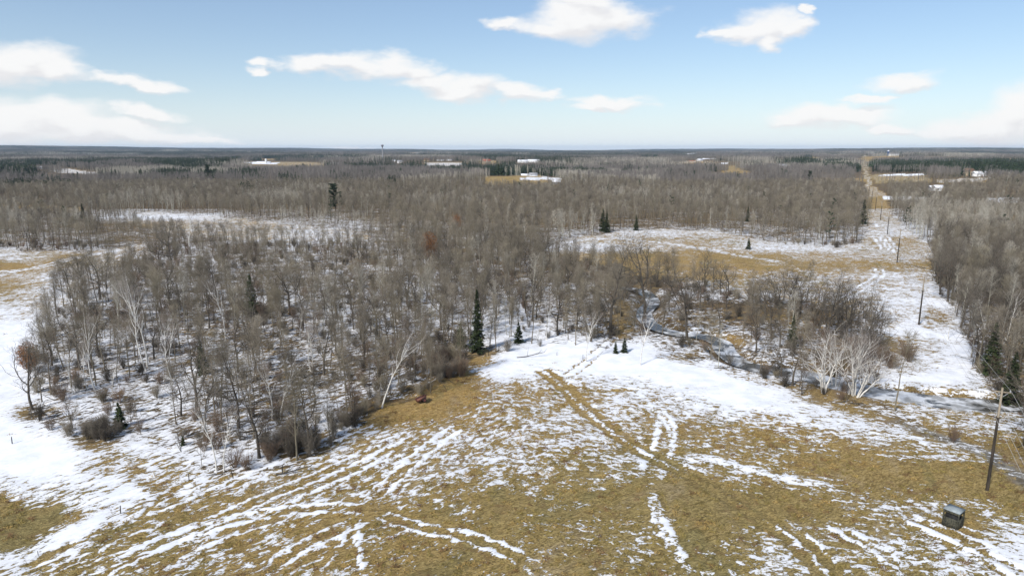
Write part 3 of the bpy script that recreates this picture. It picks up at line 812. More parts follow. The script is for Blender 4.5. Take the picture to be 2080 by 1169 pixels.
# bark, twig and needle colours
M_BARK = grain_mat('grey_brown_bark', (.095, .080, .060), (.225, .19, .145), 3.5, rand=.22, squash=(1, 1, .3), hue=(.16, .140, .095))
M_TWIG = grain_mat('grey_brown_twigs', (.185, .160, .124), (.295, .258, .205), 1.2, rand=.28, hue=(.225, .195, .130))
M_DARK = grain_mat('dark_bark', (.045, .038, .030), (.105, .09, .07), 3.5, rand=.2, squash=(1, 1, .3))
M_DTWIG = grain_mat('dark_twigs', (.115, .098, .078), (.19, .165, .13), 1.2, rand=.25)
M_ASP = grain_mat('pale_grey_bark', (.27, .26, .215), (.46, .44, .37), 2.5, rand=.18, squash=(1, 1, .25))
M_ATWIG = grain_mat('pale_grey_twigs', (.30, .275, .225), (.44, .405, .335), 1.2, rand=.2)
M_RED = grain_mat('reddish_twigs', (.13, .088, .06), (.215, .155, .11), 1.2, rand=.25)
def birch_mat():
    m, t, b = new_mat('white_birch_bark', .7)
    v = t.new('ShaderNodeTexCoord').outputs['Object']
    n = t.noise(t.mapping(v, (0, 0, 0), (3, 3, 9)), 1.1, 4, .6)
    lo = t.noise(t.mapping(v, (0, 0, 0), (1, 1, .5)), 1.2, 3, .6)
    c = t.mix(t.step(lo, .35, .65), (.54, .52, .475, 1), (.74, .72, .67, 1))
    c = t.mix(t.step(n, .60, .68), c, (.07, .06, .05, 1))
    t.put(b.inputs['Base Color'], c); return m
M_BIRCH = birch_mat()
M_BTWIG = grain_mat('birch_twigs', (.21, .175, .15), (.35, .31, .275), 1.5, rand=.15)
M_NEED = grain_mat('spruce_needles', (.018, .030, .012), (.060, .080, .028), 1.6, .8, rand=.25)
M_PINE = grain_mat('pine_needles', (.014, .028, .014), (.048, .072, .030), 1.2, .8, rand=.25)
M_RUST = grain_mat('rust_brown_leaves', (.17, .075, .03), (.30, .145, .06), 1.5, rand=.1)
M_FARTWIG = grain_mat('woodland_twigs', (.115, .105, .095), (.20, .185, .165), .5, rand=.3, hue=(.22, .195, .18))

def pair(wood, twig, mw, mt, nm):
    return (wood.mesh(nm + '_trunk', mw), twig.mesh(nm + '_crown', mt))

G = lambda s: np.random.default_rng(s)
# (trunk mesh, crown mesh, height it was grown at)
BARES = []
for s in range(7):                                     # straight woodland trees
    h = 12.5 + (s % 3) * 1.1
    w, t = bare_tree_geo(h, G(20 + s), r0=.13 + .02 * (s % 3), cb=.34 + .05 * (s % 4), n1=16, ang=.62 + .06 * (s % 3), spread=.20 + .015 * (s % 3), lean=.03 + .02 * (s % 3))
    BARES.append((*pair(w, t, M_BARK, M_TWIG, 'bare_tree'), h, 'slim'))
for s in range(3):                                     # fine, fan-shaped crowns
    w, t = bare_tree_geo(11.5, G(40 + s), r0=.14, cb=.26, n1=20, n2=8, ang=.55, spread=.29, trop=.17)
    BARES.append((*pair(w, t, M_BARK, M_TWIG, 'bare_tree'), 11.5, 'fan'))
for s in range(3):                                     # old, dark and wide with crooked limbs
    w, t = bare_tree_geo(12.5, G(50 + s), r0=.27, cb=.28, n1=13, n2=8, n3=6, ang=.95, spread=.36, trop=.10, wig=.10, fork=4)
    BARES.append((*pair(w, t, M_DARK, M_DTWIG, 'bare_tree'), 12.5, 'wide'))
BIRCH = []
for s in range(4):
    st = (1, 2, 3, 1)[s]
    w, t = bare_tree_geo(10, G(60 + s), r0=.125, cb=.40, n1=12, n2=5, n3=3, ang=.5, spread=.26, trop=.14, lean=.05 + .12 * (st > 1), stems=st, wig=.06, rtw=.009, fork=4, limb=.75)
    BIRCH.append((*pair(w, t, M_BIRCH, M_BTWIG, 'birch'), 10, st))
w, t = bare_tree_geo(9.5, G(66), r0=.15, cb=.30, n1=13, n2=5, n3=2, ang=.7, spread=.36, trop=.16, lean=.26, stems=4, wig=.09, rtw=.009, fork=12, limb=.62)
BIRCH.append((*pair(w, t, M_BIRCH, M_BTWIG, 'birch'), 9.5, 3))
ASPEN = []
for s in range(4):
    w, t = bare_tree_geo(13, G(70 + s), r0=.13, cb=.42, n1=13, n2=6, n3=5, ang=.5, spread=.19, trop=.15, lean=.04)
    ASPEN.append((*pair(w, t, M_ASP, M_ATWIG, 'aspen'), 13, 0))
SPRUCE = [(*pair(*spruce_geo(11, G(80), base_r=1.3, nb=9, sprays=11), M_DARK, M_NEED, 'spruce'), 11),
          (*pair(*spruce_geo(5, G(81), base_r=1.25, nb=9, sprays=10), M_DARK, M_NEED, 'spruce'), 5),
          (*pair(*spruce_geo(9, G(82), base_r=1.9, thin=.9, sprays=9), M_DARK, M_NEED, 'spruce'), 9)]
PINE = [(*pair(*pine_geo(17, G(90), n1=38, cb=.16, tufts=70, spread=.25), M_DARK, M_PINE, 'pine'), 17),
        (*pair(*pine_geo(15, G(91), cb=.2, spread=.24), M_DARK, M_PINE, 'pine'), 15)]
SHRUB = [shrub_geo(2.2, G(100 + s), 20 + 4 * s, 10).mesh('shrub', (M_DTWIG, M_RED, M_TWIG, M_DARK)[s]) for s in range(4)]
SAPL = []
for s in range(4):
    w, t = bare_tree_geo(5, G(110 + s), r0=.045, cb=.2, n1=9, n2=4, n3=3, ang=.6, spread=.22, rtw=.009, tw=(.3, .6), stems=1 + s % 2, lean=.08)
    SAPL.append(join_geo('sapling', [(w, 0), (t, 1)], [(M_BARK, M_DARK)[s % 2], (M_TWIG, M_RED)[s % 2]]))
# smaller-in-the-picture trees: thinner sets of thicker twigs, one mesh each
MID = []
for s in range(8):
    h = 12.5 + (s % 3)
    k = s % 4
    w, t = bare_tree_geo(h, G(120 + s), r0=.17, cb=.40 + .04 * k, n1=11, n2=5, n3=4, ang=.6, spread=.20 + .02 * k, lean=.04, rtw=.020, tw=(.7, 1.4))
    MID.append((join_geo('bare_tree', [(w, 0), (t, 1)], [(M_BARK, M_BARK, M_DARK, M_BARK)[k], (M_TWIG, M_TWIG, M_DTWIG, M_TWIG)[k]]), h))
MIDASP = []
for s in range(4):
    w, t = bare_tree_geo(12.5, G(140 + s), r0=.15, cb=.42, n1=10, n2=4, n3=4, ang=.48, spread=.18, lean=.05, rtw=.020, tw=(.7, 1.3))
    MIDASP.append((join_geo('aspen', [(w, 0), (t, 1)], [M_ASP, M_ATWIG]), 12.5))
MIDPINE = []
for s in range(3):
    w, t = pine_geo(14, G(150 + s), n1=16, cb=.15, spread=.24, tufts=22)
    MIDPINE.append((join_geo('pine_tree', [(w, 0), (t, 1)], [M_DARK, M_PINE]), 14))
# ---------------------------------------------------------------- trees: where they stand
def two_part(name, src, loc, rz, sc, lean=(0, 0), crown='crown'):
    e = link(name, None, None, loc, (lean[1], lean[0], rz), sc)
    a = link('trunk', src[0], e); b = link(crown, src[1], e)
    e.empty_display_size = .3
    return e
def px_height(base, top):
    """place and height of an upright thing from its base and top in the photo"""
    x, y, z = ground(*base)
    dep = y * cP - (z - CAM_H) * sP
    lo, hi = .3, 60.0
    for _ in range(40):
        m = (lo + hi) / 2
        if proj(x, y, z + m)[1] > top[1]: lo = m
        else: hi = m
    tx = proj(x, y, z + lo)[0]
    return (x, y, z), lo, (top[0] - tx) * dep / FPX / max(lo, .5)     # lean in metres per metre, to the right

taken = []
def region_words(px, py):
    if py < 470: return 'in the distant woods beyond the clearings' if px < 1780 else 'in the right hand woods far up the power line'
    if px > 1880: return 'in the dense woods right of the power line'
    if px > 1285 and py > 545: return 'on the river bank right of centre'
    if px > 900: return 'in the woods behind the snow bank at centre'
    if px > 480: return 'in the middle of the snowy woods'
    return 'in the snowy woods at left'
LOOK = {'slim': 'slim bare tree', 'fan': 'fan crowned bare tree', 'wide': 'dark crooked bare tree'}
MARKS = [(776,828,'the leaning white birch'),(440,956,'the tall near birch'),(560,852,'the twin white birches'),(970,716,'the tall narrow spruce'),(245,868,'the lower left spruce'),
 (60,760,'the snowy left track'),(352,780,'the forked leaning birch'),(458,692,'the lone white birch'),(300,505,'the left clearing'),(1262,650,'the golden path'),(1250,715,'the trail end'),
 (1710,800,'the birch clumps'),(1480,705,'the river bend'),(1866,660,'the second power pole'),(1822,533,'the third power pole'),(2005,995,'the near power pole'),(2050,820,'the big dark spruce'),
 (600,925,'the dark brush mound'),(858,818,'the rusty cart'),(872,540,'the rust leaved oak'),(590,640,'the forked dark tree'),(350,560,'the old crooked dark tree'),(190,795,'the birch pair at left'),
 (632,755,'the mid woods birch pair'),(1310,640,'the dark riverside tree'),(1100,712,'the top of the snow bank'),(1224,470,'the two meadow spruces'),(1520,506,'the lone meadow spruce'),(682,425,'the big lone pine'),
 (90,690,'the fallen trunks'),(1965,680,'the right hand woods edge'),(700,480,'the middle clearing'),(1560,600,'the meadow snow strip'),(2045,690,'the frame edge birch'),(1925,690,'the pale edge birch'),(2000,665,'the pale inner birch'),(1895,560,'the brown meadow corner'),(1860,440,'the upper cut edge'),(1990,470,'the right aspen belt'),(2060,440,'the top right woods'),(1788,447,'the fifth power pole'),(440,455,'the left clearing snow'),(600,465,'the mid clearing end'),(170,450,'the pointed left spruce'),(60,470,'the far left woods')]
MARKXY = [(*flat(a, b), n) for a, b, n in MARKS]
pending = []
def describe(o, look, x, y, px_, py_, size='', lean=0):
    ds = [math.hypot(x - a, y - b) for a, b, _ in MARKXY]; k = int(np.argmin(ds)); mx_, my_, nm = MARKS[k]
    dx, dy = px_ - mx_, py_ - my_
    rel = ('left of' if dx < 0 else 'right of') if abs(dx) > 1.6 * abs(dy) + 8 else ('behind' if dy < 0 else 'in front of')
    if abs(dx) > 18 and rel in ('behind', 'in front of'): rel += (' and left of' if dx < 0 else ' and right of')
    far_ = '' if ds[k] < 22 else 'well ' if ds[k] < 60 else 'far '
    ln = ' leaning left' if lean < -.07 else ' leaning right' if lean > .07 else ''
    pending.append((o, (size + ' ' if size else '') + look + ln + ' ' + far_ + rel + ' ' + nm, px_, py_))
def settle_labels():
    by = {}
    for q in pending: by.setdefault(q[1], []).append(q)
    for lab, qs in by.items():
        n = len(qs)
        if n == 1: qs[0][0]['label'] = lab; continue
        xs = max(q[2] for q in qs) - min(q[2] for q in qs); ys_ = max(q[3] for q in qs) - min(q[3] for q in qs)
        qs.sort(key=(lambda q: q[2]) if xs >= ys_ else (lambda q: -q[3]))
        ends_ = ('leftmost', 'rightmost') if xs >= ys_ else ('nearest', 'farthest')
        for i, (o, l, _, _) in enumerate(qs):
            pre = ends_[0] if i == 0 else ends_[1] if i == n - 1 else 'middle' if n == 3 else ('second', 'third', 'fourth', 'fifth', 'sixth', 'seventh', 'eighth', 'ninth', 'tenth', 'eleventh', 'twelfth', 'thirteenth')[min(i - 1, 11)]
            o['label'] = (pre + ' ' + l)
    for o, *_ in pending:
        w = o['label'].split()
        if len(w) > 16: o['label'] = ' '.join(w).replace(' grey', '').replace(' bare', '').replace(' well', '')

# ---- single trees the photo lets one point at
for (b, tp, k, lab) in [
  ((440,956),(428,820),0,'tall white birch at the near edge of the left woods'),
  ((455,958),(462,835),3,'shorter white birch beside the tallest near birch'),
  ((553,852),(548,738),3,'left of two white birches standing in the snowy left woods'),
  ((568,856),(580,740),0,'right of two white birches standing in the snowy left woods'),
  ((776,828),(815,680),0,'white birch leaning right at the brown field corner'),
  ((192,791),(151,657),0,'white birch leaning left near the left edge of the woods'),
  ((178,792),(158,700),3,'lower white birch leaning left near the woods edge'),
  ((150,800),(127,727),3,'small leaning white birch nearest the left track'),
  ((229,802),(229,734),3,'small upright white birch in the left woods'),
  ((276,803),(269,768),3,'smallest white birch in the left woods'),
  ((352,780),(306,655),0,'white birch leaning left with a forked crown'),
  ((346,748),(344,655),3,'straight white birch beside the forked leaning birch'),
  ((297,753),(238,602),0,'tall pale birch leaning far left in the woods'),
  ((300,745),(277,580),0,'tall pale birch with upright bare crown in the woods'),
  ((458,692),(443,578),0,'lone white birch among dark trees in the left woods'),
  ((632,755),(628,650),1,'white birch pair in the middle of the left woods'),
  ((1672,797),(1662,672),4,'white birch clump at left of the river bank birches'),
  ((1695,790),(1692,668),1,'white birch pair at the centre of the river bank birches'),
  ((1722,799),(1738,664),2,'white birch clump leaning right on the river bank'),
  ((1735,803),(1752,680),4,'wide spreading white birch clump nearest the river'),
  ((1742,806),(1788,702),4,'low white birch clump at right of the river bank birches'),
  ((1925,690),(1935,618),0,'pale birch at the edge of the right hand woods'),
  ((2045,690),(2066,600),0,'white birch at the right frame edge'),
  ((2000,665),(1990,600),3,'pale birch inside the right hand woods'),
  ((610,700),(606,625),0,'pale thin birch behind the left woods'),
  ((1300,742),(1322,640),3,'thin pale birch behind the snow bank'),
  ((1190,735),(1205,640),3,'thin pale birch leaning right behind the snow bank'),
  ((1110,690),(1118,610),3,'thin pale broken birch in the woods behind the snow bank'),
  ((385,520),(378,440),0,'white birch by the left clearing'),
]:
    loc, h, ln = px_height(b, tp)
    o = two_part('birch_tree', BIRCH[k], loc, random.random() * 6.28 if abs(ln) < .08 else 0, h / BIRCH[k][2], (math.atan(ln), 0))
    tag(o, lab, 'birch tree', 'white birches')
    taken.append(loc[:2])
for (b, tp, k, lab) in [
  ((970,716),(968,588),0,'tall narrow green spruce at the field edge'),
  ((936,706),(936,656),1,'short spruce left of the tall narrow spruce'),
  ((1053,696),(1053,655),1,'small green spruce right of the tall narrow spruce'),
  ((1268,716),(1266,686),1,'bushy young spruce by the trail at the top of the field'),
  ((1250,718),(1249,694),1,'low young spruce left of the trail end'),
  ((245,868),(245,818),1,'small green spruce in the snowy woods at lower left'),
  ((372,905),(372,884),1,'tiny spruce at the woods edge, lower left'),
  ((905,716),(905,690),1,'squat dark spruce left of the golden grass spot'),
  ((1520,506),(1519,484),1,'lone small spruce in the meadow beyond the river'),
  ((1224,470),(1222,424),2,'left of two dark spruces at the meadow edge'),
  ((1232,472),(1231,430),2,'right of two dark spruces at the meadow edge'),
  ((1292,468),(1291,436),2,'slender yellowish spruce beyond the meadow'),
  ((1518,450),(1518,420),2,'single dark spruce in the wood beyond the meadow'),
  ((412,760),(410,690),2,'dark thin spruce inside the left woods'),
  ((512,640),(510,555),2,'dark thin spruce in the left woods by the clearing'),
  ((2010,760),(2008,655),2,'dark spruce at the edge of the right hand woods'),
  ((2050,820),(2048,715),2,'big dark spruce by the power line at right'),
  ((1752,455),(1752,405),2,'dark spruce at the left corner of the power line cut'),
  ((1608,705),(1607,640),2,'dark spruce by the river bend'),
  ((170,450),(171,413),2,'dark pointed spruce by the far left snow strip'),
]:
    loc, h, ln = px_height(b, tp)
    o = two_part('spruce_tree', SPRUCE[k], loc, random.random() * 6.28, h / SPRUCE[k][2], crown='foliage')
    tag(o, lab, 'spruce tree', 'green spruces')
    taken.append(loc[:2])
for (b, tp, k, lab) in [
  ((682,430),(682,371),0,'big lone green pine rising above the grey woods'),
  ((1645,378),(1645,346),0,'dark pine above the far woods at right'),
  ((425,372),(425,333),0,'ragged dark pine above far left woods'),
]:
    loc, h, ln = px_height(b, tp)
    o = two_part('pine_tree', PINE[k], loc, random.random() * 6.28, h / PINE[k][2], crown='foliage')
    if b[0] == 682: o.scale = (o.scale[0] * 1.3, o.scale[1] * 1.3, o.scale[2])
    tag(o, lab, 'pine tree'); taken.append(loc[:2])
for (b, tp, lab, k) in [((872,532),(870,466),'oak still holding rust brown leaves at the clearing edge', 0), ((930,470),(928,432),'oak with dull brown leaves in the grey woods', 1), ((62,760),(52,690),'small oak with brown leaves beside the left track', 2)]:
    loc, h, ln = px_height(b, tp)
    if k == 0:
        w, t = bare_tree_geo(9, G(201), r0=.2, cb=.2, n1=14, n2=5, n3=3, ang=.9, spread=.34)
        oak = pair(w, t, M_DARK, M_DTWIG, 'oak') + (9, leaves_geo(9, G(202), 2200, .17, .55, .40, .30).mesh('oak_leaves', M_RUST))
    o = two_part('oak_tree', oak, loc, k, h / 9); link('leaves', oak[3], o)
    tag(o, lab, 'oak tree'); taken.append(loc[:2])
# big dark crooked trees one can pick out
for (b, tp, lab) in [((65,832),(48,700),'lone dark spreading tree by the snowy left track'), ((350,560),(345,455),'old dark tree with crooked limbs in the left woods'),
  ((590,640),(580,530),'old dark tree with a wide forked crown in left woods'), ((1310,640),(1302,488),'tall dark tree on the river bank'),
  ((1240,680),(1255,500),'tall bare tree beside the golden path'), ((1395,690),(1400,540),'tall bare tree leaning over the river bend'), ((1680,700),(1690,570),'dark leaning tree by the meadow')]:
    loc, h, ln = px_height(b, tp)
    s = BARES[10 + len(taken) % 3]
    tag(two_part('bare_tree', s, loc, random.random() * 6, h / s[2], (math.atan(ln), 0)), lab, 'tree', 'bare woodland trees')
    taken.append(loc[:2])

# ---- everything else, on a loose jittered grid
def scatter(y0, y1, sp, margin=.86):
    xs = np.arange(-margin * y1 - 30, margin * y1 + 30, sp); ys_ = np.arange(y0, y1, sp)
    X, Y = np.meshgrid(xs, ys_)
    X = (X + rng.uniform(-.55, .55, X.shape) * sp).ravel(); Y = (Y + rng.uniform(-.55, .55, Y.shape) * sp).ravel()
    k = (np.abs(X) < margin * Y + 30)
    X, Y = X[k], Y[k]; Z = hgt(X, Y); px, py = proj(X, Y, Z)
    return X, Y, Z, px, py
def clump(x, y, s): return np.sin(x / s + 1.7 * np.sin(y / (1.3 * s))) * np.cos(y / (.9 * s) + 1.2 * np.sin(x / (1.1 * s)))
def off_taken(X, Y, d=1.6):
    k = np.ones(len(X), bool)
    for (a, b) in taken:                     # nothing else on the spot, nor close in front of it
        k &= np.hypot(X - a, Y - b) > d
        u = np.array([a, b]) / math.hypot(a, b); f = (a - X) * u[0] + (b - Y) * u[1]; s_ = np.abs((a - X) * u[1] - (b - Y) * u[0])
        k &= ~((f > 0) & (f < .11 * math.hypot(a, b)) & (s_ < 1.7))
    return k

X, Y, Z, px, py = scatter(70, 235, 3.15)
wd = wood_at(px, py, X, Y)
sparse = inpoly(px, py, SPARSE)
dr = np.full(len(X), 99.); q = (Y < 240) & (X > -20); dr[q] = seg_dist(X[q], Y[q], RIVER)
cl = clump(X, Y, 7.0)
pk = np.where(sparse, .40 + .2 * cl, .60 + .26 * cl)
pk = np.where(sparse & (px < 1520) & (py > 600), .22 + .14 * cl, pk)
thin = (px > 240) & (px < 790) & (py > 470) & (py < 600)
pk = np.where(thin, .34 + .15 * cl, pk)
pk = np.where(px > 1880, .95, pk)
pk = np.where((px < 700) & (py > 790), .52 + .2 * cl, pk)
keep = (wd == 1) & (rng.random(len(X)) < pk) & (dr > 2.6) & off_taken(X, Y)
X, Y, Z, px, py, sparse = (a[keep] for a in (X, Y, Z, px, py, sparse))
inview = (px > -20) & (px < 2100)
order = np.argsort(np.hypot(X, Y) + np.where(inview, 0, 1e4))
roll = rng.random(len(X))
pale = ((px > 1880) & (roll < .20)) | (roll < .06)
kind = np.where(pale, 1, 0)
hgt_t = np.where(sparse, rng.uniform(5.5, 10.5, len(X)), rng.uniform(6.8, 12.0, len(X))) * (.93 + .1 * clump(X, Y, 15))
hgt_t = np.where((px > 240) & (px < 790) & (py > 470) & (py < 600), hgt_t * .72, hgt_t)
hgt_t = np.where(px > 1880, hgt_t * 1.12, hgt_t)
hgt_t = np.where((px > 1100) & (px < 1280) & (py > 500) & (py < 640), hgt_t * .85, hgt_t)
nb = na = 0
stuff_near = {'b': [], 'a': []}
first_of = {}
for i in order:
    loc = (X[i], Y[i], Z[i] - .05); rz = random.random() * 6.28; ln = (random.gauss(0, .05), random.gauss(0, .04))
    if kind[i] == 0:
        v = random.choices(range(13), [6]*7 + [5]*3 + [5]*3)[0]
        if px[i] > 1880 and random.random() < .35: v = 10 + random.randrange(3)
        if sparse[i] and random.random() < .5: v = 10 + random.randrange(3)
        if nb < 286 and inview[i]:
            nb += 1; s = BARES[v]
            o = two_part('bare_tree', s, loc, rz, hgt_t[i] / s[2], ln)
            tag(o, None, 'tree', 'bare woodland trees'); describe(o, LOOK[s[3]], X[i], Y[i], px[i], py[i], 'tall' if hgt_t[i] > 10.2 else 'short' if hgt_t[i] < 7.6 else '', ln[0])
            first_of.setdefault(('b', v), o)
        else: stuff_near['b'].append((*loc, rz, hgt_t[i] / BARES[v][2], v))
    else:
        v = random.randrange(4)
        if na < 150 and inview[i]:
            na += 1; s = ASPEN[v]
            o = two_part('aspen_tree', s, loc, rz, hgt_t[i] / s[2], ln)
            tag(o, None, 'aspen tree', 'pale aspens'); describe(o, 'pale bare aspen', X[i], Y[i], px[i], py[i], 'tall' if hgt_t[i] > 10.2 else 'short' if hgt_t[i] < 7.6 else '', ln[0])
            first_of.setdefault(('a', v), o)
        else: stuff_near['a'].append((*loc, rz, hgt_t[i] / ASPEN[v][2], v))

def scatter_stuff(name, rows, sources, label, cat):
    """ONE object: the sources (each a list of placed objects) instanced at every row (x, y, z, turn, size, which)"""
    a = np.array(rows, float)
    me = bpy.data.meshes.new(name)
    me.vertices.add(len(a)); me.vertices.foreach_set('co', a[:, :3].astype(np.float32).ravel())
    for n, ty, d in (('turn', 'FLOAT', a[:, 3]), ('size', 'FLOAT', a[:, 4]), ('which', 'INT', a[:, 5].astype(np.int32))):
        at = me.attributes.new(n, ty, 'POINT')
        at.data.foreach_set('value', np.ascontiguousarray(d, np.int32 if ty == 'INT' else np.float32))
    o = link(name, me)
    ng = bpy.data.node_groups.new(name, 'GeometryNodeTree')
    ng.interface.new_socket('Geometry', in_out='INPUT', socket_type='NodeSocketGeometry')
    ng.interface.new_socket('Geometry', in_out='OUTPUT', socket_type='NodeSocketGeometry')
    N = ng.nodes.new; L = ng.links.new
    gi, go = N('NodeGroupInput'), N('NodeGroupOutput')
    g2i = N('GeometryNodeGeometryToInstance')
    for src in reversed(sources):
        outs = []
        for ob in src:
            oi = N('GeometryNodeObjectInfo'); oi.transform_space = 'ORIGINAL'
            oi.inputs['Object'].default_value = ob; oi.inputs['As Instance'].default_value = len(src) > 1
            outs.append(oi.outputs['Geometry'])
        if len(outs) > 1:
            j = N('GeometryNodeJoinGeometry')
            for q in outs: L(q, j.inputs[0])
            L(j.outputs[0], g2i.inputs[0])
        else: L(outs[0], g2i.inputs[0])
    def at(n, ty):
        q = N('GeometryNodeInputNamedAttribute'); q.data_type = ty; q.inputs['Name'].default_value = n
        return q.outputs[0]
    cxyz = N('ShaderNodeCombineXYZ'); L(at('turn', 'FLOAT'), cxyz.inputs[2])
    iop = N('GeometryNodeInstanceOnPoints')
    L(gi.outputs[0], iop.inputs['Points']); L(g2i.outputs[0], iop.inputs['Instance'])
    iop.inputs['Pick Instance'].default_value = True
    L(at('which', 'INT'), iop.inputs['Instance Index'])
    L(cxyz.outputs[0], iop.inputs['Rotation']); L(at('size', 'FLOAT'), iop.inputs['Scale'])
    L(iop.outputs[0], go.inputs[0])
    mod = o.modifiers.new('scatter', 'NODES'); mod.node_group = ng
    tag(o, label, cat, None, 'stuff')
    return o
def two_sources(key, n):
    out = []
    for v in range(n):
        o = first_of.get((key, v)) or next(first_of[k] for k in first_of if k[0] == key)
        out.append([c for c in o.children])
    return out
scatter_stuff('bare_woods', stuff_near['b'], two_sources('b', 13), 'grey brown bare woods seen as one mass behind the nearer trees', 'woods')
if stuff_near['a']:
    scatter_stuff('aspen_woods', stuff_near['a'], two_sources('a', 4), 'pale bare aspens massed behind the nearer trees', 'woods')

# ---- middle distance woods, 235 m to 620 m
X, Y, Z, px, py = scatter(235, 640, 3.9)
wd = wood_at(px, py, X, Y)
cl = clump(X, Y, 22)
keep = (wd == 1) & (rng.random(len(X)) < .86 + .14 * cl) & off_taken(X, Y, 3)
X, Y, Z, px, py, cl = (a[keep] for a in (X, Y, Z, px, py, cl))
# clumps of pale aspens and dark pines seen in the photo (centre px, py, half width, half height, share)
PALE = [(440,462,90,18,.9),(600,462,60,14,.8),(735,470,25,14,.8),(1165,482,50,12,.9),(560,420,70,14,.55),(640,398,60,8,.5),(900,428,80,10,.4),(300,425,80,16,.5),(1450,420,90,20,.25),(1960,470,120,34,.65),(1870,430,60,16,.5),(60,470,120,30,.25),(1330,415,120,10,.35)]
DARKP = [(20,385,40,8,.6),(90,385,60,6,.3),(340,455,15,8,.5),(500,395,20,5,.3)]
roll = rng.random(len(X)); pal = roll < .045
for (a, b, w_, h_, s_) in PALE:
    pal |= (((px - a) / w_) ** 2 + ((py - b) / h_) ** 2 < 1) & (roll < s_)
r2 = rng.random(len(X)); pin = r2 < .006
for (a, b, w_, h_, s_) in DARKP: pin |= (((px - a) / w_) ** 2 + ((py - b) / h_) ** 2 < 1) & (r2 < s_)
hh = rng.uniform(7.6, 11.2, len(X)) * (1 + .08 * clump(X, Y, 40)) * np.interp(Y, [235, 420, 640], [1, .95, .85])
hh = np.where((px > 200) & (px < 790) & (py > 445) & (py < 520), hh * .72, hh)
midb, mida, midp = [], [], []
order = np.argsort(Y + np.where((px > 0) & (px < 2080), 0, 1e4))
na2 = npn = 0; srcb = {}; srca = {}; srcp = {}
for i in order:
    rz = random.random() * 6.28; loc = (X[i], Y[i], Z[i] - .05)
    if pin[i]:
        v = random.randrange(3); s = MIDPINE[v]; k = hh[i] * 1.05 / s[1]
        if npn < 45:
            npn += 1
            o = link('pine_tree', s[0], None, loc, (0, 0, rz), k); tag(o, None, 'pine tree', 'pines in the middle distance'); describe(o, 'dark green pine', X[i], Y[i], px[i], py[i])
            srcp.setdefault(v, o)
        else: midp.append((*loc, rz, k, v))
    elif pal[i]:
        v = random.randrange(4); s = MIDASP[v]; k = hh[i] * 1.05 / s[1]
        if na2 < 150:
            na2 += 1
            o = link('aspen_tree', s[0], None, loc, (0, 0, rz), k); tag(o, None, 'aspen tree', 'pale aspens'); describe(o, 'pale far aspen', X[i], Y[i], px[i], py[i], 'tall' if hh[i] > 9.8 else 'short' if hh[i] < 8.6 else '')
            srca.setdefault(v, o)
        else: mida.append((*loc, rz, k, v))
    else:
        v = random.randrange(8); s = MID[v]
        if len(srcb) < 8 and v not in srcb:
            o = link('bare_tree', s[0], None, loc, (0, 0, rz), hh[i] / s[1]); tag(o, None, 'tree', 'bare woodland trees'); describe(o, 'slim bare tree', X[i], Y[i], px[i], py[i])
            srcb[v] = o
        else: midb.append((*loc, rz, hh[i] / s[1], v))
scatter_stuff('bare_woods', midb, [[srcb[v]] for v in range(8)], 'grey brown bare woods in the middle distance', 'woods')
scatter_stuff('aspen_woods', mida, [[srca[v]] for v in range(4)], 'pale bare aspens massed in the middle distance', 'woods')
if midp: scatter_stuff('pine_woods', midp, [[srcp[v]] for v in range(3)], 'dark pines massed in the middle distance', 'woods')

# ---- far woods: groves of small trees as one instanced mass
def grove_geo(g, n, size, hm, kind, nt):
    """n little trees on a size x size patch; kind 0 bare, 1 pale, 2 pine"""
    wood, leaf = Geo(), Geo()
    p = np.stack([g.uniform(-.5, .5, n) * size, g.uniform(-.5, .5, n) * size, np.full(n, -1.0)], 1)
    h = hm * g.uniform(.75, 1.15, n)
    P, D = grow(p, np.stack([g.normal(0, .05, n), g.normal(0, .05, n), np.ones(n)], 1), h + 1, 3, 0, .03, g)
    if kind < 2:
        wood.tube(P, taper(np.full(n, .17 if nt > 30 else .24), 3, .3), 3)
        q, d, r, t = sprout(P, D, np.ones(P.shape[:2]), nt, .45, 1.0, .55, .2, g)
        L = np.repeat(h, nt) * .25 * g.uniform(.5, 1.2, len(t)) * (1.25 - .6 * t)
        P1, D1 = grow(q, d, L, 3, .14, .10, g)
        leaf.tube(P1, taper(np.full(len(t), (.05 if nt > 30 else .085)), 3, .5), 3, tip=True)
    else:
        wood.tube(P, taper(np.full(n, .22), 3, .3), 3)
        q, d, r, t = sprout(P, D, np.ones(P.shape[:2]), nt, .18, 1.0, 1.1, .25, g)
        k = (np.repeat(h, nt) * .17 * (1.2 - t))[:, None]
        q = q + d * k * g.uniform(.1, 1, (len(t), 1))
        a = unit(g.normal(0, 1, (len(t), 3)) * np.array([1, 1, .5])); b = unit(np.cross(a, g.normal(0, 1, a.shape)))
        k = k * .62 + .15
        v = np.stack([q - a * k, q + b * k * .7, q + a * k, q - b * k * .7], 1)
        leaf.add(v.reshape(-1, 3), f4=np.arange(len(t))[:, None] * 4 + np.array([[0, 1, 2, 3]]))
    m = ((M_BARK, M_FARTWIG), (M_ASP, M_ATWIG), (M_DARK, M_PINE))[kind]
    return join_geo('grove', [(wood, 0), (leaf, 1)], list(m))
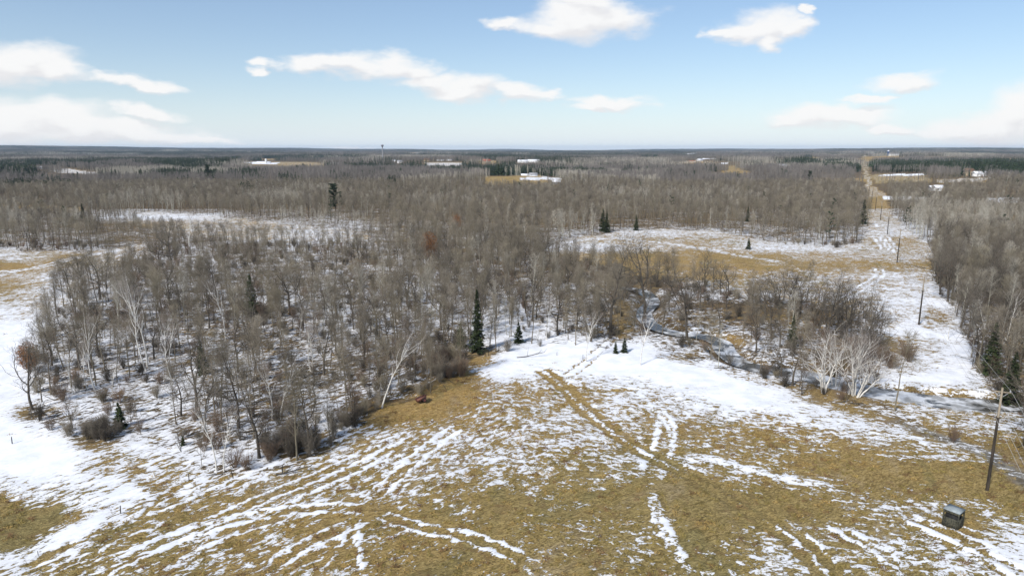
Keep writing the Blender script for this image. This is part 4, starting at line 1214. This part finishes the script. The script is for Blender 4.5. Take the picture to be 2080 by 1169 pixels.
def far_zone(y0, y1, sp, hm, nt, ntree, seed, fade=True):
    X, Y, Z, px, py = scatter(y0, y1, sp)
    wd = wood_at(px, py, X, Y)
    keep = (wd == 1)
    X, Y, Z, px, py = (a[keep] for a in (X, Y, Z, px, py))
    c1 = clump(X * .6, Y, y0 / 7); c2 = clump(X + 500, Y * 1.3, y0 / 4.5); rr = rng.random(len(X))
    pine = ((c1 > (.12 if y0 > 2000 else .62)) & (rr < .8)) | (rr < (.16 if y0 > 2000 else .04))
    pale = (c2 > .30) & (rr > .40)
    for (a, b, w_, h_, s_) in FARPINE: pine |= (((px - a) / w_) ** 2 + ((py - b) / h_) ** 2 < 1) & (rr < s_)
    for (a, b, w_, h_, s_) in FARPALE:
        z = (((px - a) / w_) ** 2 + ((py - b) / h_) ** 2 < 1) & (rr < s_); pale |= z; pine &= ~z
    kd = np.where(pine, 2, np.where(pale, 1, 0))
    src = []; rows = []; idx = {0: [], 1: [], 2: []}
    for kk in (0, 0, 0, 1, 2, 2):
        idx[kk].append(len(src)); src.append(grove_geo(G(seed + len(src)), ntree, sp * 1.12, hm * (1.12 if kk == 2 else 1), kk, nt if kk < 2 else int(nt * 1.2)))
    placed = {}
    for i in range(len(X)):
        v = random.choice(idx[int(kd[i])]); rz = random.randrange(4) * math.pi / 2
        if v not in placed and abs(px[i] - 1040) < 900:
            o = link(('bare_grove', 'aspen_grove', 'pine_grove')[kd[i]], src[v], None, (X[i], Y[i], Z[i]), (0, 0, rz))
            placed[v] = tag(o, ('small stand of bare grey trees', 'small stand of pale bare trees', 'small stand of dark pines')[kd[i]] + ' in the far woods', 'woods', None, 'stuff')
        else: rows.append((X[i], Y[i], Z[i], rz, random.uniform(.9, 1.12), v))
    dflt = next(iter(placed.values()))
    scatter_stuff('far_woods', rows, [[placed.get(v, dflt)] for v in range(len(src))], 'far woods of bare trees with dark bands of pine', 'woods')
FARPINE = [(350,338,75,6,.9),(390,345,60,7,.8),(430,336,50,5,.6),(20,352,50,12,.7),(120,336,120,4,.7),(250,330,130,3,.6),
 (760,343,60,5,.65),(850,343,110,4,.6),(930,350,60,6,.7),(1010,352,30,9,.8),(1060,352,25,8,.6),(1000,340,60,4,.6),(1000,322,70,3,.8),
 (1120,333,60,5,.75),(1640,335,70,7,.75),(1700,342,45,5,.5),(1820,342,60,9,.85),(1920,342,110,10,.85),(2040,345,80,14,.9),(1960,352,60,6,.6),
 (1880,378,22,7,.7),(1905,386,24,8,.6),(1990,372,14,6,.6),(1745,352,12,12,.6),(1230,318,80,2,.7),(640,322,120,3,.7),(520,325,150,2.5,.6)]
FARPALE = [(430,356,60,5,.8),(250,357,70,6,.9),(330,352,50,5,.8),(1250,333,120,6,.5),(1150,340,70,5,.5),(1000,335,60,4,.5),(560,335,80,4,.6),(1850,362,12,4,.8)]
far_zone(640, 1250, 15, 9.5, 34, 11, 300)
far_zone(1250, 2900, 32, 11.0, 16, 26, 320)
far_zone(2900, 12500, 85, 13.0, 9, 60, 340)

# ---- brush, saplings
X, Y, Z, px, py = scatter(62, 260, 2.3)
wd = wood_at(px, py, X, Y); sp_ = inpoly(px, py, SPARSE)
edge = np.minimum.reduce([wood_at(px, py + 16, X, Y), wood_at(px, py - 12, X, Y), wood_at(px + 12, py, X, Y), wood_at(px - 12, py, X, Y)])
cl = clump(X, Y, 5)
dr = np.full(len(X), 99.); q = X > -20; dr[q] = seg_dist(X[q], Y[q], RIVER)
pk = np.where(sp_, np.where((px < 1520) & (py > 600), .22, .44) + .28 * cl, .30 + .28 * cl) + np.where((edge < 1), .10, 0)
pk = np.where((px > 680) & (px < 960) & (py > 690), pk + .5, pk)
pk = np.where((px > 530) & (px < 660) & (py > 875) & (py < 945), 1, pk)
pk = np.where((px > 425) & (px < 530) & (py > 885) & (py < 965), .45, pk)
pk = np.where((px > 150) & (px < 230) & (py > 850) & (py < 905), .7, pk)
pk = np.where(px > 1890, pk + .4, pk)
nearw = (py > 640) & (px < 900); pk = np.where(nearw, pk + .12, pk)
keep = ((wd > 0)) & (rng.random(len(X)) < pk) & (dr > 2.2)
X, Y, Z, px, py = (a[keep] for a in (X, Y, Z, px, py))
inview = (px > -20) & (px < 2100)
order = np.argsort(np.hypot(X, Y) + np.where(inview, 0, 1e4))
ns = nsp = 0; fs = {}; fp = {}; sst = []; pst = []
for i in order:
    rz = random.random() * 6.28; loc = (X[i], Y[i], Z[i] - .03)
    if random.random() < .62:
        v = random.randrange(4); k = random.uniform(.5, 1.25)
        if ns < 300 and inview[i]:
            ns += 1; o = link('shrub', SHRUB[v], None, loc, (0, 0, rz), k)
            tag(o, None, 'shrub', 'leafless shrubs'); describe(o, ('grey', 'reddish', 'pale', 'dark')[v] + ' leafless shrub', X[i], Y[i], px[i], py[i], 'big' if k > 1.02 else 'small' if k < .72 else ''); fs.setdefault(v, o)
        else: sst.append((*loc, rz, k, v))
    else:
        v = random.randrange(4); k = random.uniform(.5, 1.3)
        if nsp < 300 and inview[i]:
            nsp += 1; o = link('sapling', SAPL[v], None, loc, (0, 0, rz), k)
            tag(o, None, 'sapling', 'thin saplings'); describe(o, ('grey', 'dark')[v % 2] + ' bare sapling', X[i], Y[i], px[i], py[i], 'tall' if k > 1.05 else 'short' if k < .72 else ''); fp.setdefault(v, o)
        else: pst.append((*loc, rz, k, v))
if sst: scatter_stuff('brush', sst, [[fs[v]] for v in range(4)], 'leafless brush under the trees', 'brush')
if pst: scatter_stuff('sapling_growth', pst, [[fp[v]] for v in range(4)], 'thin young growth under the trees', 'brush')

# the thick brush at the borders of the woods
for (a_, b_, wx_, wy_, n_, s0, s1, kinds) in [(592,910,60,24,26,.8,1.25,(0,3,0)),(200,882,42,12,12,.7,1.1,(0,3,2)),(905,748,52,24,24,.9,1.5,(1,2,0)),(700,862,34,14,8,.7,1.1,(0,2,3)),(1790,735,60,30,16,.9,1.5,(1,1,0)),(75,745,30,26,6,.9,1.3,(0,3,0))]:
    for k in range(n_):
        r_ = math.sqrt(random.random()); t_ = random.random() * 6.28
        x, y, z = ground(a_ + wx_ * r_ * math.cos(t_), b_ + wy_ * r_ * math.sin(t_)); qx, qy = proj(x, y, z)
        v = random.choice(kinds); s_ = random.uniform(s0, s1)
        o = link('shrub', SHRUB[v], None, (x, y, z - .03), (0, 0, random.random() * 6.28), s_)
        tag(o, None, 'shrub', 'leafless shrubs'); describe(o, ('grey', 'reddish', 'pale', 'dark')[v] + ' leafless bush', x, y, qx, qy, 'big' if s_ > 1.1 else 'small' if s_ < .85 else '')
settle_labels()
# ---------------------------------------------------------------- power line
M_POLE = grain_mat('weathered_pole_wood', (.022, .018, .014), (.065, .052, .04), 2.0, squash=(2, 2, .25))
M_POLETOP = grain_mat('pale_pole_wood', (.20, .165, .12), (.32, .27, .20), 2.0, squash=(2, 2, .3))
M_WIRE = grain_mat('bare_wire', (.42, .40, .37), (.50, .48, .44), 1, .5)
M_CERAM = grain_mat('grey_insulator', (.30, .30, .32), (.42, .42, .44), 3, .3)
POLES = [((2005,995),(2030,787),'near power pole standing in the brown field at right'),
         ((1866,660),(1875,562),'second power pole on the snowy cut'),
         ((1822,533),(1828,464),'third power pole where the snowy cut meets the brown meadow'),
         ((1802,476),(1805,428),'fourth power pole up the snowy cut'),
         ((1788,447),(1790,413),'fifth power pole far up the cut')]
pp = []
for b, tp, lab in POLES:
    loc, h, ln = px_height(b, tp); pp.append((np.array(loc), max(10.0, min(h, 12.0))))
pd = pp[1][0] - pp[0][0]
def straight(k):      # poles that continue the line, before the first and after the last
    p = pp[0][0] - pd * 1.0 if k == 0 else pp[-1][0] + (pp[-1][0] - pp[-2][0]) * (k - .0)
    return np.array((p[0], p[1], float(hgt(p[0], p[1]))))
ends = [(straight(0), 10.6)] + pp + [(straight(k), 10.4) for k in (1, 2, 3)]
ldir = unit(np.array([pd[0], pd[1], 0])); lper = np.array([ldir[1], -ldir[0], 0])
prz = math.atan2(lper[1], lper[0])
def pole_meshes(h):
    g = Geo(); g.tube(np.array([[0, 0, -.5], [0, 0, h * .35], [0, 0, h * .72]]), np.array([.165, .145, .125]), 10)
    g2 = Geo(); g2.tube(np.array([[0, 0, h * .72], [0, 0, h]]), np.array([.125, .105]), 10, caps=True)
    a = Geo(); a.box((0, .17, h - .45), (1.7, .10, .12))
    br = Geo()
    for s in (-1, 1): br.tube(np.array([[s * .62, .19, h - .5], [0, .17, h - 1.05]]), np.array([.025, .025]), 5)
    ins = Geo()
    for s in (-1, 1):
        ins.tube(np.array([[0, 0, -.02], [0, 0, .06], [0, 0, .10], [0, 0, .16], [0, 0, .2]]), np.array([.03, .07, .05, .065, .02]), 8)
        break
    low = Geo(); low.box((0, .18, 0), (.62, .09, .09))
    return g.mesh('pole_shaft', M_POLE, True), g2.mesh('pole_top', M_POLETOP, True), a.mesh('crossarm', M_POLETOP), br.mesh('brace', M_CERAM), ins.mesh('insulator', M_CERAM, True), low.mesh('bracket', M_POLE)
pm = pole_meshes(10.4)
extra = ['power pole behind the fifth, far up the cut', 'power pole near the far end of the cut', 'smallest power pole at the end of the cut']
for n, (p, h) in enumerate(ends):
    if n == 0: continue
    s = h / 10.4
    e = link('utility_pole', None, None, tuple(p), (0, 0, prz), (1, 1, s))
    tag(e, POLES[n - 1][2] if n <= 5 else extra[n - 6], 'power pole', 'power poles along the cut')
    link('shaft', pm[0], e); link('pole_top', pm[1], e); link('crossarm', pm[2], e); link('brace', pm[3], e)
    for q in (-1, 1): link('insulator', pm[4], e, (q * .74, .17, 10.4 - .39))
    link('bracket', pm[5], e, (0, 0, 10.4 * .715))
def wire(name, off, zf, dz, label):
    g = Geo(); P = []
    pts = [p + lper * off + ldir * .0 + np.array([0, 0, h * zf + dz]) for p, h in ends]
    for a, b in zip(pts[:-1], pts[1:]):
        L = np.linalg.norm(b - a); sag = min(1.1, L * .012)
        for k in range(14):
            t = k / 14; P.append(a + (b - a) * t - np.array([0, 0, 4 * sag * t * (1 - t)]))
    P.append(pts[-1])
    g.tube(np.array(P), np.full(len(P), .016), 4)
    tag(link(name, g.mesh(name, M_WIRE)), label, 'power line', 'wires of the power line')
wire('power_wire', -.74, 1, -.2, 'upper left wire of the power line along the cut')
wire('power_wire', .74, 1, -.2, 'upper right wire of the power line along the cut')
wire('power_wire', -.27, .715, .06, 'lower left wire of the power line along the cut')
wire('power_wire', .27, .715, .06, 'lower right wire of the power line along the cut')

# ---------------------------------------------------------------- hunting blind
M_CAMO = grain_mat('dark_camouflage_cloth', (.018, .020, .015), (.085, .080, .055), 4.5, .85)
M_ROOF = grain_mat('grey_roof_sheet', (.21, .24, .25), (.30, .335, .345), 2.5, .5)
M_BLACK = grain_mat('inside_shade_black', (.012, .012, .012), (.025, .025, .024), 2, .9)
bx, by, bz = ground(1934, 1067)
bl = link('hunting_blind', None, None, (bx, by, bz - .05), (0, 0, R(37)), (.72, .72, .88))
tag(bl, 'dark camouflage box blind with grey roof in the field', 'hunting blind')
w_, hh_ = .95, 2.05
for k in range(4):
    a = k * math.pi / 2; ca, sa = math.cos(a), math.sin(a)
    g = Geo(); g.box((0, 0, .62), (2 * w_ - .16, .05, 1.24)); o = link('wall_panel', g.mesh('wall_panel', M_CAMO), bl, (-sa * -(w_ - .03) * -1, ca * -(w_ - .03), 0), (0, 0, a))
    o.location = (sa * (w_ - .03), -ca * (w_ - .03), 0)
    g = Geo(); g.box((0, 0, 1.90), (2 * w_ - .16, .05, .30)); link('window_header', g.mesh('window_header', M_CAMO), bl, (sa * (w_ - .03), -ca * (w_ - .03), 0), (0, 0, a))
    g = Geo(); g.box((0, 0, 1.00), (.15, .15, 2.0)); link('corner_post', g.mesh('corner_post', M_CAMO), bl, (ca * (w_ - .05) - sa * (w_ - .05), sa * (w_ - .05) + ca * (w_ - .05), 0), (0, 0, a))
g = Geo(); g.box((0, 0, .9), (1.40, 1.40, 1.7)); link('inside_shade_box', g.mesh('inside_shade_box', M_BLACK), bl)  # black box painting the shade inside, seen through the window slits
g = Geo(); v = 1.0
g.add([(-v,-v,2.05),(v,-v,2.05),(v,v,2.05),(-v,v,2.05),(-v,-v,2.13),(v,-v,2.13),(v,v,2.13),(-v,v,2.13),(0,0,2.24)],
      f3=[(4,5,8),(5,6,8),(6,7,8),(7,4,8)], f4=[(0,3,2,1),(0,1,5,4),(1,2,6,5),(2,3,7,6),(3,0,4,7)])
link('roof', g.mesh('blind_roof', M_ROOF), bl)

# ---------------------------------------------------------------- rusty cart, bucket, posts, logs
M_MAROON = grain_mat('rusty_maroon_paint', (.055, .016, .013), (.15, .055, .042), 5, .75)
M_PINK = grain_mat('faded_pink_panel', (.15, .06, .045), (.24, .12, .09), 4, .8)
M_RUBBER = grain_mat('old_rubber', (.014, .013, .012), (.03, .028, .026), 4, .9)
x, y, z = ground(858, 818)
ct = link('farm_cart', None, None, (x, y, z + .10), (R(-16), R(-14), R(28)), .85)
tag(ct, 'small rusty maroon cart abandoned in dead grass beside the woods', 'cart')
def slab(pts_lo, pts_hi):
    g = Geo(); g.add(list(pts_lo) + list(pts_hi), f4=[(0,3,2,1),(4,5,6,7),(0,1,5,4),(1,2,6,5),(2,3,7,6),(3,0,4,7)]); return g
g = Geo(); g.box((0, 0, .42), (1.55, .9, .06)); link('floor_pan', g.mesh('floor_pan', M_MAROON), ct)
for s in (-1, 1):
    g = slab([(-.78, s*.45-.02, .45),(.78, s*.45-.02, .45),(.78, s*.45+.02, .45),(-.78, s*.45+.02, .45)], [(-.92, s*.6-.02, 1.0),(.92, s*.6-.02, 1.0),(.92, s*.6+.02, 1.0),(-.92, s*.6+.02, 1.0)])
    link('side_board', g.mesh('side_board', M_PINK if s < 0 else M_MAROON), ct)
    g = slab([(s*.78-.02,-.43,.45),(s*.78+.02,-.43,.45),(s*.78+.02,.43,.45),(s*.78-.02,.43,.45)], [(s*.92-.02,-.58,1.0),(s*.92+.02,-.58,1.0),(s*.92+.02,.58,1.0),(s*.92-.02,.58,1.0)])
    link('end_board', g.mesh('end_board', M_MAROON), ct)
    g = Geo(); g.tube(np.array([[-.96, s*.62, 1.02],[.96, s*.62, 1.02]]), np.array([.035,.035]), 6, caps=True); link('rail', g.mesh('rail', M_RUBBER), ct)
    wh = link('wheel', None, ct, (.35, s*.62, .30))
    g = Geo(); a = np.arange(19) * 2 * math.pi / 18; g.tube(np.stack([np.cos(a)*.29, a*0, np.sin(a)*.29], 1), np.full(19, .075), 7); link('tyre', g.mesh('tyre', M_RUBBER, True), wh)
    g = Geo(); g.tube(np.array([[0,-.03,0],[0,.03,0]]), np.array([.23,.23]), 14, caps=True); link('rim', g.mesh('rim', M_MAROON), wh)
g = Geo(); g.tube(np.array([[.35,-.62,.30],[.35,.62,.30]]), np.array([.03,.03]), 6); link('axle', g.mesh('axle', M_RUBBER), ct)
g = Geo(); g.tube(np.array([[-.8,0,.40],[-1.5,0,.18]]), np.array([.04,.035]), 6, caps=True); link('drawbar', g.mesh('drawbar', M_RUBBER), ct)

M_WPLAST = grain_mat('white_plastic', (.72, .72, .70), (.80, .80, .79), 3, .5)
x, y, z = ground(977, 717)
bk = link('bucket', None, None, (x, y, z), None, 1.25)
tag(bk, 'white bucket left in the golden grass below the tall spruce', 'bucket')
g = Geo(); g.tube(np.array([[0,0,0],[0,0,.34],[0,0,.36]]), np.array([.15,.19,.20]), 14, caps=True); link('pail', g.mesh('pail', M_WPLAST, True), bk)
a = np.linspace(0, math.pi, 10); g = Geo(); g.tube(np.stack([np.cos(a)*.2, np.sin(a)*.06, .35+np.sin(a)*.10], 1), np.full(10, .01), 4); link('handle', g.mesh('handle', M_WIRE), bk)

g = Geo(); g.tube(np.array([[0,0,-.3],[.01,0,.6],[0,.01,1.25]]), np.array([.075,.07,.06]), 7, caps=True)
post_me = g.mesh('fence_post', M_POLE)
for (px_, py_, s_, lab) in [(25,902,1,'short fence post in the snow at far left'),(245,1043,.9,'fence post at the end of the brown ridge'),(384,975,.8,'fence post at the top of the brown ridge'),
   (474,972,.95,'fence post below the tall near birch'),(574,960,.95,'fence post in the snow right of the tall near birch'),(992,722,1,'stump like post in the snow by the spruce'),
   (1131,722,.7,'small dark post in the top snow bank'),(78,1128,.5,'short stake in the grass at lower left'),(1184,727,.7,'short dark stake beside the trail'),
   (1462,728,1.1,'post on the river bank'),(1885,655,.6,'short stake beside the second power pole')]:
    o = link('fence_post', post_me, None, ground(px_, py_), (random.gauss(0, .05), random.gauss(0, .05), random.random() * 6), s_ * .8)
    tag(o, lab, 'post', 'wooden posts')
def log_geo(s, L):
    g = Geo(); r = G(s)
    P, D = grow(np.array([[0, 0, .12]]), np.array([[1., .1, .04]]), np.array([L]), 7, 0, .08, r); Rr = taper(np.array([.10]), 7, .3); g.tube(P, Rr, 6, caps=True)
    p, d, q, t = sprout(P, D, Rr, 6, .35, 1, .9, .2, r); d[:, 2] = np.abs(d[:, 2]); P1, D1 = grow(p, d, L * .3 * r.uniform(.5, 1.2, len(t)), 4, 0, .1, r)
    g.tube(P1, taper(np.full(len(t), .035), 4, .3), 4); return g.mesh('fallen_branch', M_DARK)
lm = [log_geo(700 + k, 4 + k) for k in range(3)]
for k, (px_, py_, rz, lab) in enumerate([(640,925,.5,'fallen branch on the snow right of the dark brush'),(1050,727,.1,'fallen branch lying on the top of the snow bank'),(100,690,.6,'fallen trunk beside the snowy left track'),
   (130,676,.7,'second fallen trunk beside the snowy left track'),(760,752,-.9,'grey dead branch pile at the golden grass corner'),(1390,728,-.2,'fallen branch at the edge of the snow slope'),(1450,748,-.3,'fallen branch on the brown river bank'),
   (1680,470,.3,'fallen trunk in the cut'),(1880,545,2.2,'dark fallen tree at the edge of right woods'),(560,965,.2,'short branch in the snow by the fence post')]):
    tag(link('fallen_branch', lm[k % 3], None, ground(px_, py_), (0, 0, rz)), lab, 'branch', 'fallen branches')

# sticks and broken branches over the forest floor
sm = []
for k in range(4):
    g = Geo(); r = G(720 + k); n = 5
    p = np.stack([r.uniform(-1.2, 1.2, n), r.uniform(-1.2, 1.2, n), np.full(n, .06)], 1); az = r.normal(.3, .7, n)
    P, D = grow(p, np.stack([np.cos(az), np.sin(az), r.normal(.05, .06, n)], 1), r.uniform(.8, 2.6, n), 4, 0, .1, r)
    g.tube(P, taper(r.uniform(.025, .07, n), 4, .4), 4); sm.append(g.mesh('sticks', M_DARK))
X, Y, Z, px, py = scatter(66, 200, 2.6)
keep = (wood_at(px, py, X, Y) == 1) & (rng.random(len(X)) < .42)
X, Y, Z = X[keep], Y[keep], Z[keep]
first = []
for v in range(4): first.append(tag(link('fallen_sticks', sm[v], None, (X[v * 50], Y[v * 50], Z[v * 50]), (0, 0, v)), 'small heap of fallen sticks on the forest floor', 'branches', None, 'stuff'))
scatter_stuff('fallen_sticks', [(X[i], Y[i], Z[i], random.gauss(0, .5) + (0 if random.random() < .5 else math.pi), random.uniform(.6, 1.3), random.randrange(4)) for i in range(len(X))],
              [[o] for o in first], 'fallen sticks and branches on the forest floor', 'branches')

# dead grass: low matted tufts that stand out of the thin snow
def tuft(s, h):
    r = G(s); g = Geo(); n = 16
    az = r.random(n) * 6.28; el = r.uniform(.25, 1.15, n)
    d = np.stack([np.cos(az) * np.cos(el), np.sin(az) * np.cos(el), np.sin(el)], 1)
    p = np.stack([r.normal(0, .16, n), r.normal(0, .16, n), np.zeros(n) - .02], 1)
    P, D = grow(p, d, h * r.uniform(.6, 1.3, n), 3, -.45, .1, r)
    g.tube(P, taper(np.full(n, .022), 3, .7), 3, tip=True); return g
M_STRAW = grain_mat('straw_grass', (.24, .15, .045), (.49, .345, .125), 6, rand=.25)
M_OLIVE = grain_mat('olive_dead_grass', (.14, .105, .026), (.38, .30, .10), 6, rand=.25)
M_RUSSET = grain_mat('russet_dead_stalks', (.12, .065, .03), (.26, .15, .07), 6, rand=.25)
tm = [tuft(740, .34).mesh('grass_tuft', M_STRAW), tuft(741, .30).mesh('grass_tuft', M_OLIVE), tuft(742, .5).mesh('grass_tuft', M_RUSSET), tuft(743, .28).mesh('grass_tuft', M_OLIVE)]
X, Y, Z, px, py = scatter(46, 150, .62, .80)
cv = coverage(px, py); wd = wood_at(px, py, X, Y)
pk = np.clip(.85 - cv * 1.02, .012, 1) * np.where(wd == 1, .35, 1) * (.55 + .45 * clump(X, Y, 2.6))
for pts, hw, val, g_ in RUTS:
    for ln in dilate(wline(pts), g_): pk = np.where(seg_dist(X, Y, ln) < hw * 1.2, pk * .15, pk)
for pts, hw, val, g_ in BARE:
    for ln in dilate(wline(pts), g_): pk = np.where(seg_dist(X, Y, ln) < hw * 1.2, pk * .25, pk)
dr = np.full(len(X), 99.); q = X > -20; dr[q] = seg_dist(X[q], Y[q], RIVER)
keep = (rng.random(len(X)) < pk) & (dr > 2.8)
X, Y, Z, px, py = (a_[keep] for a_ in (X, Y, Z, px, py))
olv = np.interp(py, [700, 860, 1000, 1169], [.1, .35, .65, .75]) + np.where(px > 1200, .2, 0)
which = np.where(rng.random(len(X)) < .10, 2, np.where(rng.random(len(X)) < olv, np.where(rng.random(len(X)) < .5, 1, 3), 0))
firsts = []
for v in range(4):
    i = int(np.argmax(which == v)); firsts.append(tag(link('grass_tuft', tm[v], None, (X[i], Y[i], Z[i])), 'matted tuft of dead grass in the field', 'grass', None, 'stuff'))
scatter_stuff('dead_grass', [(X[i], Y[i], Z[i], random.random() * 6.28, random.uniform(.6, 1.25), which[i]) for i in range(len(X))], [[o] for o in firsts], 'matted dead grass tufts over the field', 'grass')

# ---------------------------------------------------------------- far buildings, tower, silos
mats_ = {}
def paint(c):
    if c not in mats_: mats_[c] = grain_mat('building_paint', tuple(v * .88 for v in c), c, .6, .7)
    return mats_[c]
M_PANE = grain_mat('window_glass', (.03, .035, .045), (.06, .07, .08), 1, .15)
def house(px_, py_, w, d, h, rz, wall, roof, lab):
    x, y, z = ground(px_, py_)
    e = link('house' if w < 18 else 'farm_building', None, None, (x, y, z - .1), (0, 0, rz))
    rh = d * .30
    g = Geo(); a, b = w / 2, d / 2
    g.add([(-a,-b,0),(a,-b,0),(a,b,0),(-a,b,0),(-a,-b,h),(a,-b,h),(a,b,h),(-a,b,h),(-a,0,h+rh),(a,0,h+rh)],
          f3=[(4,7,8),(5,9,6)], f4=[(0,1,5,4),(1,2,6,5),(2,3,7,6),(3,0,4,7)])
    link('wall', g.mesh('wall', paint(wall)), e)
    g = Geo(); o = .45
    for s in (-1, 1):
        g.add([(-a-o,s*(b+o),h-o*.6),(a+o,s*(b+o),h-o*.6),(a+o,0,h+rh+.06),(-a-o,0,h+rh+.06),(-a-o,s*(b+o),h-o*.6+.2),(a+o,s*(b+o),h-o*.6+.2),(a+o,0,h+rh+.26),(-a-o,0,h+rh+.26)],
              f4=[(0,1,2,3),(4,5,6,7),(0,1,5,4),(1,2,6,5),(3,0,4,7)])
    link('roof', g.mesh('roof', paint(roof)), e)
    n = max(2, int(w / 4.5)); gm = Geo(); gm.box((0, 0, 0), (1.2, .08, 1.1)); wm = gm.mesh('window', M_PANE)
    for k in range(n):
        if k == n // 2:
            gd = Geo(); gd.box((-a + (k + .5) * w / n, -b - .02, 1.05), (1.1, .08, 2.1)); link('door', gd.mesh('door', paint(BROWN)), e); continue
        for fl in range(2 if h > 4 and w < 18 else 1):
            link('window', wm, e, (-a + (k + .5) * w / n, -b - .02, 1.6 + 2.2 * fl))
    tag(e, lab, 'house' if w < 18 else 'farm building')
for q in HOUSES: house(*q)
def round_tower(name, px_, py_, prof, mat, lab, cat):
    x, y, z = ground(px_, py_)
    e = link(name, None, None, (x, y, z - .3)); tag(e, lab, cat)
    for nm, pr, m_ in prof:
        g = Geo(); a = np.array(pr, float); g.tube(np.stack([a[:, 0] * 0, a[:, 0] * 0, a[:, 1]], 1), a[:, 0], 14, caps=True); link(nm, g.mesh(nm, m_, True), e)
x, y, z = ground(778, 337)
ht = (CAM_H - z) + .0045 * y + 1.5
round_tower('water_tower', 778, 337, [('stem', [(2.6, 0), (1.2, 5), (1.0, ht * .86)], paint(GREY)), ('tank', [(1.0, ht*.86), (2.6, ht*.90), (3.0, ht*.945), (2.5, ht*.985), (.4, ht)], paint((.20, .21, .24)))], None, 'thin stemmed water tower rising above the horizon', 'water tower')
round_tower('silo', 541, 337, [('shell', [(2.0, 0), (2.0, 10)], paint(WHITE)), ('dome', [(2.0, 10), (1.6, 11.2), (.4, 12)], paint(WHITE))], None, 'white silo beside the long farm shed at far left', 'silo')
round_tower('silo', 1803, 322, [('shell', [(4.0, 0), (4.0, 17)], paint((.05, .08, .16))), ('dome', [(4.0, 17), (3, 19), (.5, 20)], paint(SNOWY))], None, 'dark blue silo with pale cap beyond the right hand pines', 'silo')
round_tower('silo', 2012, 359, [('shell', [(2.2, 0), (2.2, 6)], paint(WHITE)), ('dome', [(2.2, 6), (1.6, 7.2), (.4, 8)], paint(WHITE))], None, 'white round tank at the far right fields', 'silo')

# ---------------------------------------------------------------- the air between
zs = np.empty(len(ground_obj.data.vertices) * 3, np.float32); ground_obj.data.vertices.foreach_get('co', zs)
zlo, zhi = float(zs[2::3].min()) - 1.3, max(float(zs[2::3].max()) + 20, CAM_H + 8)
g = Geo(); g.box((0, 6500, (zlo + zhi) / 2), (64000, 15000, zhi - zlo))
mh = bpy.data.materials.new('haze'); mh.use_nodes = True; mh.node_tree.nodes.clear()
H = NT(mh.node_tree); pv = H.new('ShaderNodeVolumePrincipled'); ho = H.new('ShaderNodeOutputMaterial')
pv.inputs['Color'].default_value = (.60, .78, 1.0, 1); pv.inputs['Density'].default_value = HAZE; pv.inputs['Anisotropy'].default_value = 0
H.l.new(pv.outputs[0], ho.inputs['Volume'])
hz = link('haze', g.mesh('haze', mh)); tag(hz, 'thin bluish haze over the far woods', None, None, 'stuff')
